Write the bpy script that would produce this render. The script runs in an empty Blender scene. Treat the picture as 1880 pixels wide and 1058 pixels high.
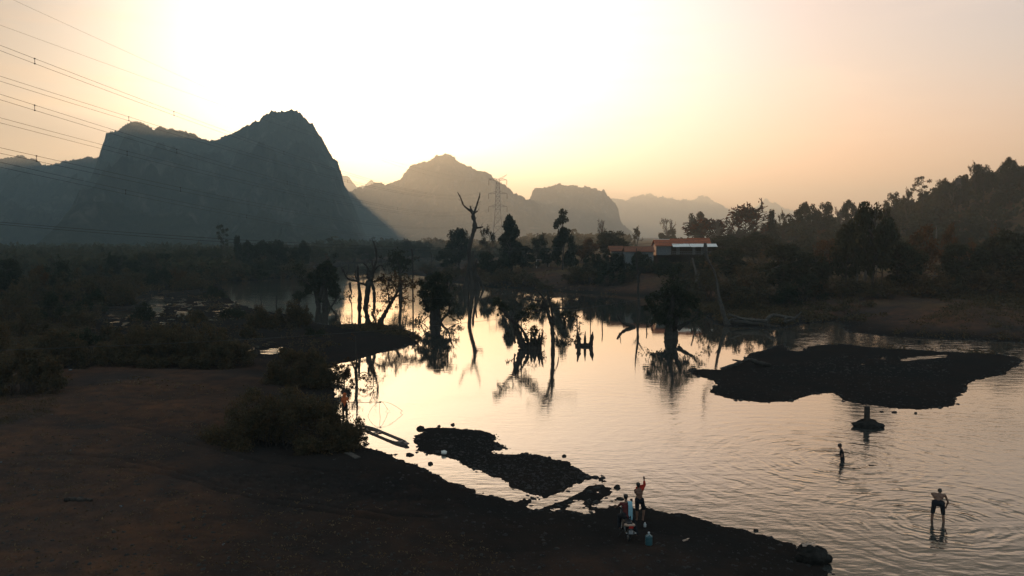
import bpy, math, random
import numpy as np
from mathutils import Vector

# ------------------------------------------------------------------ scene basics
S = bpy.context.scene
COL = S.collection
R = np.random.default_rng(7)
FPX, CAMH = 1500.0, 12.0
PITCH = math.atan(94.0 / FPX)
CP, SP = math.cos(PITCH), math.sin(PITCH)
SUN_AZ, SUN_EL = math.radians(-14.65), math.radians(6.0)     # behind the main karst peak

def ray(px, py):
    a = (np.asarray(px, float) - 940.0) / FPX
    b = (529.0 - np.asarray(py, float)) / FPX
    return a, CP + SP * b, -SP + CP * b

def P(px, py, Y):
    """point at depth Y along the sight line of a photo pixel"""
    dx, dy, dz = ray(px, py)
    t = Y / dy
    return np.array([dx * t, Y + 0 * t, CAMH + dz * t])

def G(px, py, z=0.0):
    """point at height z along the sight line of a photo pixel (arrays allowed)"""
    dx, dy, dz = ray(px, py)
    t = (np.asarray(z) - CAMH) / dz
    return np.stack([dx * t, dy * t, CAMH + dz * t], -1)

def rngof(seed): return np.random.default_rng(seed)

# ------------------------------------------------------------------ noise
def _hash(ix, iy, seed):
    ix = ix.astype(np.int64).astype(np.uint32); iy = iy.astype(np.int64).astype(np.uint32)
    h = ix * np.uint32(374761393) + iy * np.uint32(668265263) + np.uint32((seed * 974711 + 12345) & 0xffffffff)
    h = (h ^ (h >> np.uint32(13))) * np.uint32(1274126177)
    h = h ^ (h >> np.uint32(16))
    return h.astype(np.float64) / 4294967295.0

def vnoise(x, y, seed=0):
    x = np.asarray(x, float); y = np.asarray(y, float)
    ix = np.floor(x); iy = np.floor(y)
    fx = x - ix; fy = y - iy
    fx = fx * fx * (3 - 2 * fx); fy = fy * fy * (3 - 2 * fy)
    a = _hash(ix, iy, seed); b = _hash(ix + 1, iy, seed); c = _hash(ix, iy + 1, seed); d = _hash(ix + 1, iy + 1, seed)
    return (a * (1 - fx) + b * fx) * (1 - fy) + (c * (1 - fx) + d * fx) * fy - 0.5

def fbm(x, y, seed=0, octv=4, gain=0.5):
    s = 0; amp = 1.0; f = 1.0
    for k in range(octv):
        s = s + amp * vnoise(x * f, y * f, seed + k * 17); amp *= gain; f *= 2.03
    return s

def sstep(a, b, x):
    t = np.clip((x - a) / (b - a), 0, 1)
    return t * t * (3 - 2 * t)

# ------------------------------------------------------------------ mesh helpers
def tag(o, label=None, cat=None, group=None, kind=None):
    if label: o['label'] = label
    if cat: o['category'] = cat
    if group: o['group'] = group
    if kind: o['kind'] = kind
    return o

def empty(name, loc=(0, 0, 0), rz=0.0):
    o = bpy.data.objects.new(name, None)
    o.empty_display_size = 0.2
    o.location = [float(v) for v in loc]; o.rotation_euler = (0, 0, rz)
    COL.objects.link(o)
    return o

class MB:
    def __init__(s): s.V = []; s.Q = []; s.T = []; s.n = 0
    def add(s, V, Q=None, T=None):
        V = np.asarray(V, float).reshape(-1, 3)
        if Q is not None and len(Q): s.Q.append(np.asarray(Q, np.int64).reshape(-1, 4) + s.n)
        if T is not None and len(T): s.T.append(np.asarray(T, np.int64).reshape(-1, 3) + s.n)
        s.V.append(V); s.n += len(V)
        return s
    def mesh(s, name, smooth=True):
        me = bpy.data.meshes.new(name)
        V = np.concatenate(s.V) if s.V else np.zeros((0, 3))
        Q = np.concatenate(s.Q) if s.Q else np.zeros((0, 4), np.int64)
        T = np.concatenate(s.T) if s.T else np.zeros((0, 3), np.int64)
        me.vertices.add(len(V)); me.vertices.foreach_set('co', V.astype(np.float32).ravel())
        loops = np.concatenate([Q.ravel(), T.ravel()]).astype(np.int32)
        me.loops.add(len(loops)); me.loops.foreach_set('vertex_index', loops)
        nq, nt = len(Q), len(T)
        me.polygons.add(nq + nt)
        st = np.concatenate([np.arange(nq) * 4, nq * 4 + np.arange(nt) * 3]).astype(np.int32)
        me.polygons.foreach_set('loop_start', st)
        me.polygons.foreach_set('use_smooth', np.full(nq + nt, bool(smooth)))
        me.update(calc_edges=True); me.validate()
        return me
    def build(s, name, mat, parent=None, smooth=True, loc=None):
        o = bpy.data.objects.new(name, s.mesh(name, smooth))
        COL.objects.link(o)
        if mat: o.data.materials.append(mat)
        if parent: o.parent = parent
        if loc is not None: o.location = [float(v) for v in loc]
        return o
    # --- shapes
    def box(s, c, size, rz=0.0, rx=0.0, taper=1.0):
        hx, hy, hz = [v / 2 for v in size]
        v = []
        for z, k in ((-hz, 1.0), (hz, taper)):
            for x, y in ((-hx, -hy), (hx, -hy), (hx, hy), (-hx, hy)): v.append((x * k, y * k, z))
        v = np.array(v)
        if rx:
            c_, s_ = math.cos(rx), math.sin(rx); y = v[:, 1] * c_ - v[:, 2] * s_; z = v[:, 1] * s_ + v[:, 2] * c_; v[:, 1] = y; v[:, 2] = z
        if rz:
            c_, s_ = math.cos(rz), math.sin(rz); x = v[:, 0] * c_ - v[:, 1] * s_; y = v[:, 0] * s_ + v[:, 1] * c_; v[:, 0] = x; v[:, 1] = y
        v += np.asarray(c, float)
        return s.add(v, [(0, 3, 2, 1), (4, 5, 6, 7), (0, 1, 5, 4), (1, 2, 6, 5), (2, 3, 7, 6), (3, 0, 4, 7)])
    def beam(s, a, b, w, h=None):
        """square bar between two points"""
        a = np.asarray(a, float); b = np.asarray(b, float); d = b - a; L = np.linalg.norm(d)
        if L < 1e-6: return s
        d /= L; h = h or w
        up = np.array([0, 0, 1.0]) if abs(d[2]) < .95 else np.array([1.0, 0, 0])
        u = np.cross(d, up); u /= np.linalg.norm(u); v = np.cross(u, d)
        pts = []
        for p in (a, b):
            for i, j in ((-1, -1), (1, -1), (1, 1), (-1, 1)): pts.append(p + u * i * w / 2 + v * j * h / 2)
        return s.add(pts, [(0, 3, 2, 1), (4, 5, 6, 7), (0, 1, 5, 4), (1, 2, 6, 5), (2, 3, 7, 6), (3, 0, 4, 7)])
    def tube(s, pts, rad, n=6, cap=True):
        pts = np.asarray(pts, float); m = len(pts)
        rad = np.full(m, rad, float) if np.isscalar(rad) else np.asarray(rad, float)
        d = np.gradient(pts, axis=0); d /= np.linalg.norm(d, axis=1)[:, None] + 1e-9
        ref = np.array([0.31, 0.93, 0.2]) if abs(d[0] @ np.array([0.31, 0.93, 0.2])) < .9 else np.array([1.0, 0, 0])
        a = np.arange(n) * 2 * math.pi / n
        V = []
        u = ref - d[0] * (ref @ d[0]); u /= np.linalg.norm(u)
        for i in range(m):
            u = u - d[i] * (u @ d[i]); u /= np.linalg.norm(u) + 1e-9
            w = np.cross(d[i], u)
            V.append(pts[i] + rad[i] * (np.cos(a)[:, None] * u + np.sin(a)[:, None] * w))
        V = np.concatenate(V)
        i = np.arange(m - 1)[:, None] * n; k = np.arange(n)[None, :]; k2 = (k + 1) % n
        Q = np.stack([i + k, i + k2, i + n + k2, i + n + k], -1).reshape(-1, 4)
        T = []
        if cap:
            V = np.concatenate([V, pts[:1], pts[-1:]])
            b0, b1 = m * n, m * n + 1
            kk = np.arange(n); k2 = (kk + 1) % n
            T = np.concatenate([np.stack([np.full(n, b0), k2, kk], -1), np.stack([np.full(n, b1), (m - 1) * n + kk, (m - 1) * n + k2], -1)])
        return s.add(V, Q, T)
    def lathe(s, prof, c=(0, 0, 0), n=20):
        """prof: list of (r,z)"""
        prof = np.asarray(prof, float); m = len(prof)
        a = np.arange(n) * 2 * math.pi / n
        V = np.stack([prof[:, :1] * np.cos(a), prof[:, :1] * np.sin(a), np.repeat(prof[:, 1:], n, 1)], -1).reshape(-1, 3) + np.asarray(c, float)
        i = np.arange(m - 1)[:, None] * n; k = np.arange(n)[None, :]; k2 = (k + 1) % n
        Q = np.stack([i + k, i + k2, i + n + k2, i + n + k], -1).reshape(-1, 4)
        return s.add(V, Q)
    def ell(s, c, r, n=12, m=8):
        th = np.linspace(0, math.pi, m + 1)
        prof = np.stack([np.sin(th), -np.cos(th)], -1); prof[0, 0] = prof[-1, 0] = 1e-4
        k = len(s.V); s.lathe(prof, (0, 0, 0), n)
        s.V[k] = s.V[k] * np.asarray(r, float) + np.asarray(c, float)
        return s
    def capsule(s, a, b, ra, rb, n=12):
        a = np.asarray(a, float); b = np.asarray(b, float); d = b - a; L = np.linalg.norm(d)
        if L < 1e-5: return s.ell(a, (ra, ra, ra), n)
        d = d / L
        pts = []; rr = []
        for t in np.linspace(-90, 0, 5)[0:]:
            t = math.radians(t); pts.append(a + d * ra * math.sin(t)); rr.append(max(ra * math.cos(t), 1e-4))
        for t in np.linspace(0, 90, 5):
            t = math.radians(t); pts.append(b + d * rb * math.sin(t)); rr.append(max(rb * math.cos(t), 1e-4))
        ref = np.array([0, 0, 1.0]) if abs(d[2]) < .9 else np.array([1.0, 0, 0])
        u = np.cross(d, ref); u /= np.linalg.norm(u); w = np.cross(d, u)
        ang = np.arange(n) * 2 * math.pi / n
        V = np.concatenate([p + r * (np.cos(ang)[:, None] * u + np.sin(ang)[:, None] * w) for p, r in zip(pts, rr)])
        m = len(pts)
        i = np.arange(m - 1)[:, None] * n; k = np.arange(n)[None, :]; k2 = (k + 1) % n
        return s.add(V, np.stack([i + k, i + k2, i + n + k2, i + n + k], -1).reshape(-1, 4))
    def leaves(s, C, size, rng, stretch=1.7, flat=0.0):
        C = np.asarray(C, float).reshape(-1, 3); n = len(C)
        if not n: return s
        sz = size * (0.6 + 0.8 * rng.random(n))
        u = rng.normal(size=(n, 3)); u[:, 2] *= (1 - flat); u /= np.linalg.norm(u, axis=1)[:, None] + 1e-9
        w = rng.normal(size=(n, 3)); w = np.cross(u, w); w /= np.linalg.norm(w, axis=1)[:, None] + 1e-9
        a = (u * (sz * .5 * stretch)[:, None]); b = w * (sz * .5)[:, None]
        V = np.stack([C - a, C + b * .9 - a * .1, C + a, C - b], 1).reshape(-1, 3)
        return s.add(V, np.arange(4 * n).reshape(-1, 4))

# ------------------------------------------------------------------ materials
def newmat(name):
    m = bpy.data.materials.new(name); m.use_nodes = True
    nt = m.node_tree; nt.nodes.clear()
    return m, nt

class NT:
    def __init__(s, nt): s.nt = nt
    def n(s, typ, props=None, **inp):
        nd = s.nt.nodes.new(typ)
        for k, v in (props or {}).items(): setattr(nd, k, v)
        for k, v in inp.items():
            key = int(k[1:]) if k[0] == 'i' and k[1:].isdigit() else k.replace('_', ' ')
            s.put(nd.inputs[key], v)
        return nd
    def put(s, sock, v):
        if hasattr(v, 'outputs'): v = v.outputs[0]
        if hasattr(v, 'is_output'): s.nt.links.new(v, sock)
        else: sock.default_value = v
    def math(s, op, a, b=0.0, c=0.0):
        return s.n('ShaderNodeMath', {'operation': op}, i0=a, i1=b, i2=c).outputs[0]
    def mixc(s, f, a, b):
        nd = s.nt.nodes.new('ShaderNodeMix'); nd.data_type = 'RGBA'
        s.put(nd.inputs[0], f); s.put(nd.inputs[6], a); s.put(nd.inputs[7], b)
        return nd.outputs[2]
    def noise(s, vec, scale, detail=3, rough=.5):
        return s.n('ShaderNodeTexNoise', None, Vector=vec, Scale=scale, Detail=detail, Roughness=rough).outputs[0]
    def ramp(s, f, lo, hi):
        nd = s.n('ShaderNodeMapRange', {'clamp': True}, Value=f); nd.inputs[1].default_value = lo; nd.inputs[2].default_value = hi
        return nd.outputs[0]

def rgba(c): return (c[0], c[1], c[2], 1.0)

def mat_simple(name, ca, cb, scale=3.0, rough=.8, spec=.25, metal=0.0, bump=0.0, coord='Object'):
    """two-tone noise material"""
    m, nt = newmat(name); T = NT(nt)
    co = T.n('ShaderNodeTexCoord').outputs[coord]
    f = T.ramp(T.noise(co, scale, 5, .6), .3, .7)
    col = T.mixc(f, rgba(ca), rgba(cb))
    b = T.n('ShaderNodeBsdfPrincipled', None, Base_Color=col, Roughness=rough, Metallic=metal)
    b.inputs['Specular IOR Level'].default_value = spec
    if bump:
        bn = T.n('ShaderNodeBump', None, Strength=.6, Distance=bump, Height=T.noise(co, scale * 4, 4, .6))
        nt.links.new(bn.outputs[0], b.inputs['Normal'])
    o = T.n('ShaderNodeOutputMaterial'); nt.links.new(b.outputs[0], o.inputs[0])
    return m

def mat_leaf(name, ca, cb, cc, trans=.38):
    """leaf to leaf variation, a little light passing through"""
    m, nt = newmat(name); T = NT(nt)
    g = T.n('ShaderNodeNewGeometry')
    r = g.outputs['Random Per Island']
    c1 = T.mixc(r, rgba(ca), rgba(cb))
    co = T.n('ShaderNodeTexCoord').outputs['Object']
    f = T.ramp(T.noise(co, 1.7 if False else 2.2, 2), .42, .66)
    c2 = T.mixc(T.math('MULTIPLY', f, .7), c1, rgba(cc))
    d = T.n('ShaderNodeBsdfDiffuse', None, Color=c2)
    t = T.n('ShaderNodeBsdfTranslucent', None, Color=c2)
    mx = T.n('ShaderNodeMixShader', None, Fac=trans); nt.links.new(d.outputs[0], mx.inputs[1]); nt.links.new(t.outputs[0], mx.inputs[2])
    o = T.n('ShaderNodeOutputMaterial'); nt.links.new(mx.outputs[0], o.inputs[0])
    return m

M = {}
M['bark'] = mat_simple('bark', (.030, .025, .021), (.055, .047, .040), 6, .9, .15, bump=.02)
M['bark_pale'] = mat_simple('pale_bark', (.07, .065, .06), (.14, .13, .115), 6, .9, .15, bump=.02)
M['dead_wood'] = mat_simple('dead_wood', (.018, .015, .013), (.045, .038, .032), 5, .85, .2, bump=.03)
M['driftwood'] = mat_simple('driftwood', (.03, .026, .022), (.09, .08, .07), 4, .85, .2, bump=.03)
M['leaf'] = mat_leaf('leaf_dark', (.018, .024, .015), (.038, .046, .027), (.048, .042, .022))
M['leaf_mid'] = mat_leaf('leaf_mid', (.032, .038, .024), (.066, .066, .040), (.080, .060, .032))
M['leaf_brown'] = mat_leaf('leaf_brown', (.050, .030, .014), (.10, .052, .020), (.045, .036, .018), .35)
M['leaf_rust'] = mat_leaf('leaf_rust', (.055, .022, .012), (.12, .040, .016), (.05, .03, .016), .35)
M['leaf_scrub'] = mat_leaf('leaf_scrub', (.042, .040, .026), (.090, .074, .044), (.120, .072, .034))
M['straw'] = mat_leaf('straw', (.10, .075, .045), (.17, .12, .07), (.09, .06, .035), .2)
M['rock'] = mat_simple('rock', (.009, .0085, .008), (.032, .030, .027), 3, .95, .05, bump=.05)
M['stone'] = mat_simple('stone', (.011, .0105, .010), (.030, .028, .026), 9, .8, .25)
# ------------------------------------------------------------------ shorelines (photo pixels on the water level -> metres)
def poly(pts): return G([p[0] for p in pts], [p[1] for p in pts])[:, :2]
LAKE = poly([(1525,1058),(1545,1100),(1620,1300),(3000,1300),(3000,680),(1960,634),(1880,630),(1780,625),(1700,622),(1620,617),(1560,610),(1545,604),(1550,598),(1540,591),
 (1500,593),(1470,597),(1440,603),(1400,604),(1330,600),(1310,593),(1290,579),(1250,557),(1200,546),(1130,541),(1060,537),(980,531),(900,527),(820,518),(800,511),(770,507),(742,504),
 (738,500),(760,495),(795,491),(800,486),(838,473),(820,470),(785,478),(740,480),(700,482),(640,484),(622,490),(600,498),(560,506),(500,513),(450,516),(400,519),(408,525),(415,540),
 (430,556),(470,568),(520,576),(560,586),(600,597),(640,595),(700,595),(735,600),(748,607),(770,615),(779,625),(765,632),(740,640),(700,648),(660,660),(620,669),(592,682),(605,697),
 (617,715),(620,745),(628,785),(640,808),(660,818),(690,827),(720,836),(745,846),(760,853),(790,866),(810,873),(815,881),(845,891),(868,900),(875,906),(915,913),(940,921),(975,915),
 (985,913),(975,909),(960,902),(940,896),(925,884),(900,876),(880,866),(850,856),(835,845),(800,836),(768,831),(762,827),(768,819),(757,805),(772,793),(778,787),(800,785),(835,785),
 (870,788),(900,795),(912,800),(908,810),(925,821),(940,827),(965,833),(1000,839),(1045,849),(1065,860),(1080,872),(1100,875),(1113,883),(1108,888),(1115,893),(1127,895),(1120,905),(1105,920),
 (1088,928),(1100,932),(1115,930),(1140,922),(1165,920),(1178,927),(1200,935),(1250,945),(1300,956),(1350,969),(1400,981),(1430,989),(1460,1002),(1480,1020),(1510,1035)])
DAMPLAND = poly([(60,500),(560,503),(790,598),(790,640),(640,664),(450,664),(160,684),(60,640)])
SPIT = poly([(757,785),(910,790),(1113,880),(1000,930),(930,905),(760,836)])
ISLANDS = [poly([(1265,680),(1290,678),(1325,678),(1368,662),(1375,650),(1410,641),(1430,632),(1442,633),(1446,643),(1462,646),(1474,643),(1478,637),(1500,634),(1540,631),(1600,638),(1690,643),(1750,647),
 (1830,650),(1860,655),(1880,660),(1875,667),(1850,680),(1840,688),(1790,698),(1778,705),(1775,715),(1758,735),(1756,745),(1720,751),(1690,753),(1640,750),(1580,742),(1545,735),(1537,726),
 (1530,722),(1490,725),(1450,738),(1400,740),(1350,735),(1310,725),(1302,718),(1318,705),(1310,700),(1270,687)])]
PUDDLES = [poly(p) for p in (
 [(973,931),(1000,918),(1040,902),(1060,890),(1085,879),(1096,880),(1102,888),(1080,894),(1060,905),(1040,915),(1010,926),(990,934)],
 [(1016,936),(1040,930),(1060,919),(1073,919),(1072,931),(1084,938),(1070,943),(1050,938),(1030,935)],
 [(1648,661),(1680,656),(1738,652),(1742,654),(1700,659),(1660,663)],
 [(1446,641),(1470,639),(1476,643),(1462,646)],
 [(898,826),(925,824),(960,828),(962,832),(930,834),(905,833)],
 [(283,545),(298,543),(302,560),(296,576),(262,581),(245,573),(270,563)],
 [(205,572),(250,570),(262,578),(230,583),(200,580)],
 [(300,533),(345,530),(347,533),(310,538),(290,540)],
 [(368,532),(382,531),(381,533),(368,534)],
 [(322,574),(356,571),(352,580),(330,582)],
 [(478,643),(505,640),(514,646),(500,651),(482,650)],
 [(400,517),(430,515),(436,518),(410,522)],
 [(520,512),(560,508),(566,512),(530,516)])]
# ground that is churned and half flooded: clods and small pools
WET = [poly([(185,560),(300,526),(400,524),(425,552),(480,574),(440,592),(330,602),(190,606)]), poly([(440,622),(520,618),(530,640),(470,652),(440,640)]), poly([(740,600),(800,600),(800,640),(760,640)]),
       poly([(1560,655),(1640,655),(1640,672),(1570,672)]), poly([(1000,918),(1085,887),(1130,892),(1180,906),(1185,928),(1100,934),(1000,940)]), poly([(115,645),(165,640),(165,662),(120,665)]), poly([(110,672),(150,672),(150,690),(115,690)])]

def sdist(poly_, X, Y):
    """signed distance, positive inside"""
    X = X.ravel(); Y = Y.ravel()
    best = np.full(X.shape, 1e18); ins = np.zeros(X.shape, bool)
    A = poly_; B = np.roll(poly_, -1, 0)
    for (ax, ay), (bx, by) in zip(A, B):
        ex, ey = bx - ax, by - ay
        L2 = ex * ex + ey * ey + 1e-12
        t = np.clip(((X - ax) * ex + (Y - ay) * ey) / L2, 0, 1)
        dx = X - ax - t * ex; dy = Y - ay - t * ey
        np.minimum(best, dx * dx + dy * dy, out=best)
        if ay != by:
            c = ((ay > Y) != (by > Y)) & (X < ex * (Y - ay) / (by - ay) + ax)
            ins ^= c
    d = np.sqrt(best)
    return np.where(ins, d, -d)

RUTS = [poly(p) for p in ([(-40,748),(60,728),(150,705),(260,690),(380,684),(470,690),(560,705)], [(-40,884),(60,872),(140,868),(230,872),(330,893),(400,915),(470,932),(640,952),(800,962)], [(-30,905),(80,888),(180,884),(260,890),(340,908),(420,930),(520,948),(700,968)],
        [(120,800),(260,812),(360,838),(480,860),(600,872),(720,868)], [(-20,770),(120,742),(250,722),(330,712)])]
CHURN = [poly([(350,890),(480,880),(650,865),(760,880),(850,905),(900,930),(700,945),(520,938),(420,922)]), poly([(300,775),(420,770),(470,800),(360,815)])]
def ldist(P_, X, Y):
    best = np.full(X.shape, 1e9)
    for (ax, ay), (bx, by) in zip(P_[:-1], P_[1:]):
        ex, ey = bx - ax, by - ay; t = np.clip(((X - ax) * ex + (Y - ay) * ey) / (ex * ex + ey * ey), 0, 1)
        np.minimum(best, np.hypot(X - ax - t * ex, Y - ay - t * ey), out=best)
    return best

def near_poly(poly_, X, Y, pad):
    lo = poly_.min(0) - pad; hi = poly_.max(0) + pad
    return (X > lo[0]) & (X < hi[0]) & (Y > lo[1]) & (Y < hi[1])

def hf(X, Y):
    """ground height at world points"""
    X = np.atleast_1d(np.asarray(X, float)); Y = np.atleast_1d(np.asarray(Y, float))
    sh = X.shape; x = X.ravel(); y = Y.ravel()
    d = -sdist(LAKE, x, y)
    isl = np.full(x.shape, -1e3)
    for p in ISLANDS:
        k = near_poly(p, x, y, 6)
        if k.any(): isl[k] = np.maximum(isl[k], sdist(p, x[k], y[k]))
    onisl = isl > d
    d = np.maximum(d, isl)
    for p in PUDDLES:
        k = near_poly(p, x, y, 5)
        if k.any(): d[k] = np.minimum(d[k], -sdist(p, x[k], y[k]))
    # ragged edge, finer close to the camera
    e = np.clip(y / 60.0, .5, 3)
    d = d + fbm(x * 1.6, y * 1.6, 3, 4, .6) * .30 + vnoise(x * 5.5, y * 5.5, 8) * .16 + fbm(x * .35, y * .35, 9, 3) * .4 * np.clip(e - .5, .1, 2)
    wet = np.zeros(x.shape)
    for p in WET:
        k = near_poly(p, x, y, 4)
        if k.any(): wet[k] = np.maximum(wet[k], sstep(-1.5, 1.0, sdist(p, x[k], y[k])))
    px = 940 + 1500 * x / np.maximum(y, 5)
    right = sstep(-22, 12, x) * sstep(125, 160, y)
    right = np.maximum(right, sstep(38, 60, x) * sstep(88, 105, y))
    slope = .075 + right * (.17 * (1 - sstep(45, 75, x)) + .005)
    cap = 1.25 + right * 4.4 - .65 * sstep(78, 95, y) * (1 - sstep(230, 300, y)) * (1 - right)
    h = cap * (1 - np.exp(-np.maximum(d, 0) * slope / cap))
    h = h + np.clip(d, 0, 6) / 6 * fbm(x * .11, y * .11, 21, 4) * (.40 + right * .5)
    h = h + np.clip(d, 0, 1) * fbm(x * 1.1, y * 1.1, 5, 4, .6) * .07
    h = h + np.clip(d * .25, 0, 1) * .06
    h = np.where(onisl, np.minimum(h, .27 + .06 * vnoise(x, y, 4) + .10 * fbm(x * .4, y * .4, 14, 3)), h)
    for p in RUTS:
        k = near_poly(p, x, y, 2)
        if k.any():
            q = ldist(p, x[k], y[k]) + .12 * vnoise(x[k] * .9, y[k] * .9, 61)
            h[k] += -.10 * np.exp(-(q / .17) ** 2) + .05 * np.exp(-((q - .34) / .15) ** 2)
    for p in CHURN:
        k = near_poly(p, x, y, 2)
        if k.any(): h[k] += sstep(-1.5, 1.5, sdist(p, x[k], y[k]) + vnoise(x[k], y[k], 66)) * (np.abs(fbm(x[k] * 2.1, y[k] * 2.6, 71, 4, .6)) * .30 - .05)
    pool = fbm(x * 1.0, y * .55, 31, 4, .65)
    h = np.where(d > 0, h * (1 - wet) + wet * np.minimum(h, pool * .22 + .05), h)
    # wooded hill beyond the right bank
    crest = np.interp(x, [70, 95, 118, 140, 160, 184, 205, 240, 320, 420], [0, 2, 6, 8, 12, 24, 27, 30, 38, 42])
    h = h + crest * sstep(205, 325, y + .15 * (x - 150)) * (1 - sstep(335, 430, y)) + right * 1.2 * sstep(30, 80, x) * sstep(140, 200, y)
    h = h + np.where(d > 0, 1, 0) * 1.5 * np.exp(-(((x - 40) / 14) ** 2 + ((y - 197) / 14) ** 2)) * sstep(2, 14, d)
    h = np.where(d < 0, -np.minimum(.18 * -d + .01, 2.2), h)
    return h.reshape(sh)

def GT(px, py):
    """where the sight line of a photo pixel meets the ground"""
    ys = np.concatenate([np.arange(14, 120, .12), np.arange(120, 420, .5)])
    dx, dy, dz = ray(px, py)
    X = dx / dy * ys; Z = CAMH + dz / dy * ys
    h = np.maximum(hf(X, ys), 0)
    k = np.argmax(Z <= h + 1e-3)
    if Z[k] > h[k] + 1e-3:
        k = int(np.argmin(np.abs(Z - h)))
    return np.array([X[k], ys[k], h[k]])

def GTv(px, py, it=5):
    z = np.zeros(len(px))
    for _ in range(it):
        p = G(px, py, z); z = np.clip(hf(p[:, 0], p[:, 1]), 0, 8)
    p = G(px, py, z); p[:, 2] = hf(p[:, 0], p[:, 1])
    return p

def build_ground():
    ys = [11.0]
    while ys[-1] < 215: ys.append(ys[-1] + max(.05, 1.5 * ys[-1] ** 2 / 18000.0))
    while ys[-1] < 5200: ys.append(ys[-1] * 1.02)
    ys = np.array(ys)
    u = np.concatenate([np.linspace(-1.15, -.67, 90, endpoint=False), np.linspace(-.67, .67, 900), np.linspace(.67, 1.15, 90)[1:]])
    Yg, U = np.meshgrid(ys, u, indexing='ij')
    Xg = U * Yg
    H = hf(Xg, Yg)
    V = np.stack([Xg, Yg, H], -1).reshape(-1, 3)
    m, n = len(ys), len(u)
    i = np.arange(m - 1)[:, None] * n; k = np.arange(n - 1)[None, :]
    Q = np.stack([i + k, i + k + 1, i + n + k + 1, i + n + k], -1).reshape(-1, 4)
    mb = MB(); mb.add(V, Q)
    x, y = Xg.ravel(), Yg.ravel(); dm = np.zeros(x.shape)
    for p, w_ in [(q, 2.0) for q in WET] + [(q, 1.0) for q in ISLANDS] + [(DAMPLAND, 11.0), (SPIT, 1.0)]:
        k = near_poly(p, x, y, 8)
        if k.any(): dm[k] = np.maximum(dm[k], sstep(-w_, w_ * .6, sdist(p, x[k], y[k]) + w_ * .8 * fbm(x[k] * .3, y[k] * .3, 77, 3)))
    k = (y < 260) & (np.abs(x) < 140); dm[k] = np.maximum(dm[k], .8 * (1 - sstep(.3, 4.5, np.abs(sdist(LAKE, x[k], y[k])) + fbm(x[k] * .4, y[k] * .4, 78, 3))))
    mb.damp = dm
    return mb

def mat_ground():
    m, nt = newmat('wet_earth'); T = NT(nt)
    geo = T.n('ShaderNodeNewGeometry'); pos = geo.outputs['Position']
    sep = T.n('ShaderNodeSeparateXYZ', None, Vector=pos)
    big = T.ramp(T.noise(pos, .12, 4, .6), .38, .62)
    mid = T.ramp(T.noise(pos, .9, 5, .65), .35, .68)
    fine = T.noise(pos, 7, 6, .7)
    brown = T.mixc(big, (.046, .036, .032, 1), (.125, .060, .034, 1))
    brown = T.mixc(T.math('MULTIPLY', mid, .8), brown, (.030, .025, .024, 1))
    pale = T.ramp(T.noise(pos, 2.6, 6, .75), .61, .78)
    brown = T.mixc(T.math('MULTIPLY', pale, .7), brown, (.11, .082, .060, 1))
    grav = T.n('ShaderNodeTexVoronoi', None, Vector=pos, Scale=9.0)
    gc = T.ramp(grav.outputs['Distance'], .0, .5)
    brown = T.mixc(T.math('MULTIPLY', T.ramp(fine, .5, .72), .5), brown, (.075, .060, .052, 1))
    # dry grass on the higher banks
    gz = T.math('MULTIPLY', T.ramp(sep.outputs[2], 1.2, 3.5), T.ramp(T.noise(pos, .18, 4, .6), .42, .6))
    brown = T.mixc(gz, brown, (.11, .070, .034, 1))
    wet = T.math('SUBTRACT', 1.0, T.ramp(sep.outputs[2], .20, 1.0))
    wet = T.math('MAXIMUM', wet, T.n('ShaderNodeAttribute', {'attribute_name': 'damp'}).outputs['Fac'])
    col = T.mixc(T.math('MULTIPLY', wet, .9), brown, (.0145, .0135, .0128, 1))
    b = T.n('ShaderNodeBsdfDiffuse', None, Color=col, Roughness=.6)
    hgt = T.math('ADD', T.math('MULTIPLY', fine, .025), T.math('ADD', T.math('MULTIPLY', gc, .015), T.math('MULTIPLY', T.noise(pos, 1.6, 5, .7), .05)))
    bn = T.n('ShaderNodeBump', None, Strength=.8, Distance=1.0, Height=hgt)
    nt.links.new(bn.outputs[0], b.inputs['Normal'])
    o = T.n('ShaderNodeOutputMaterial'); nt.links.new(b.outputs[0], o.inputs[0])
    return m

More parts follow.
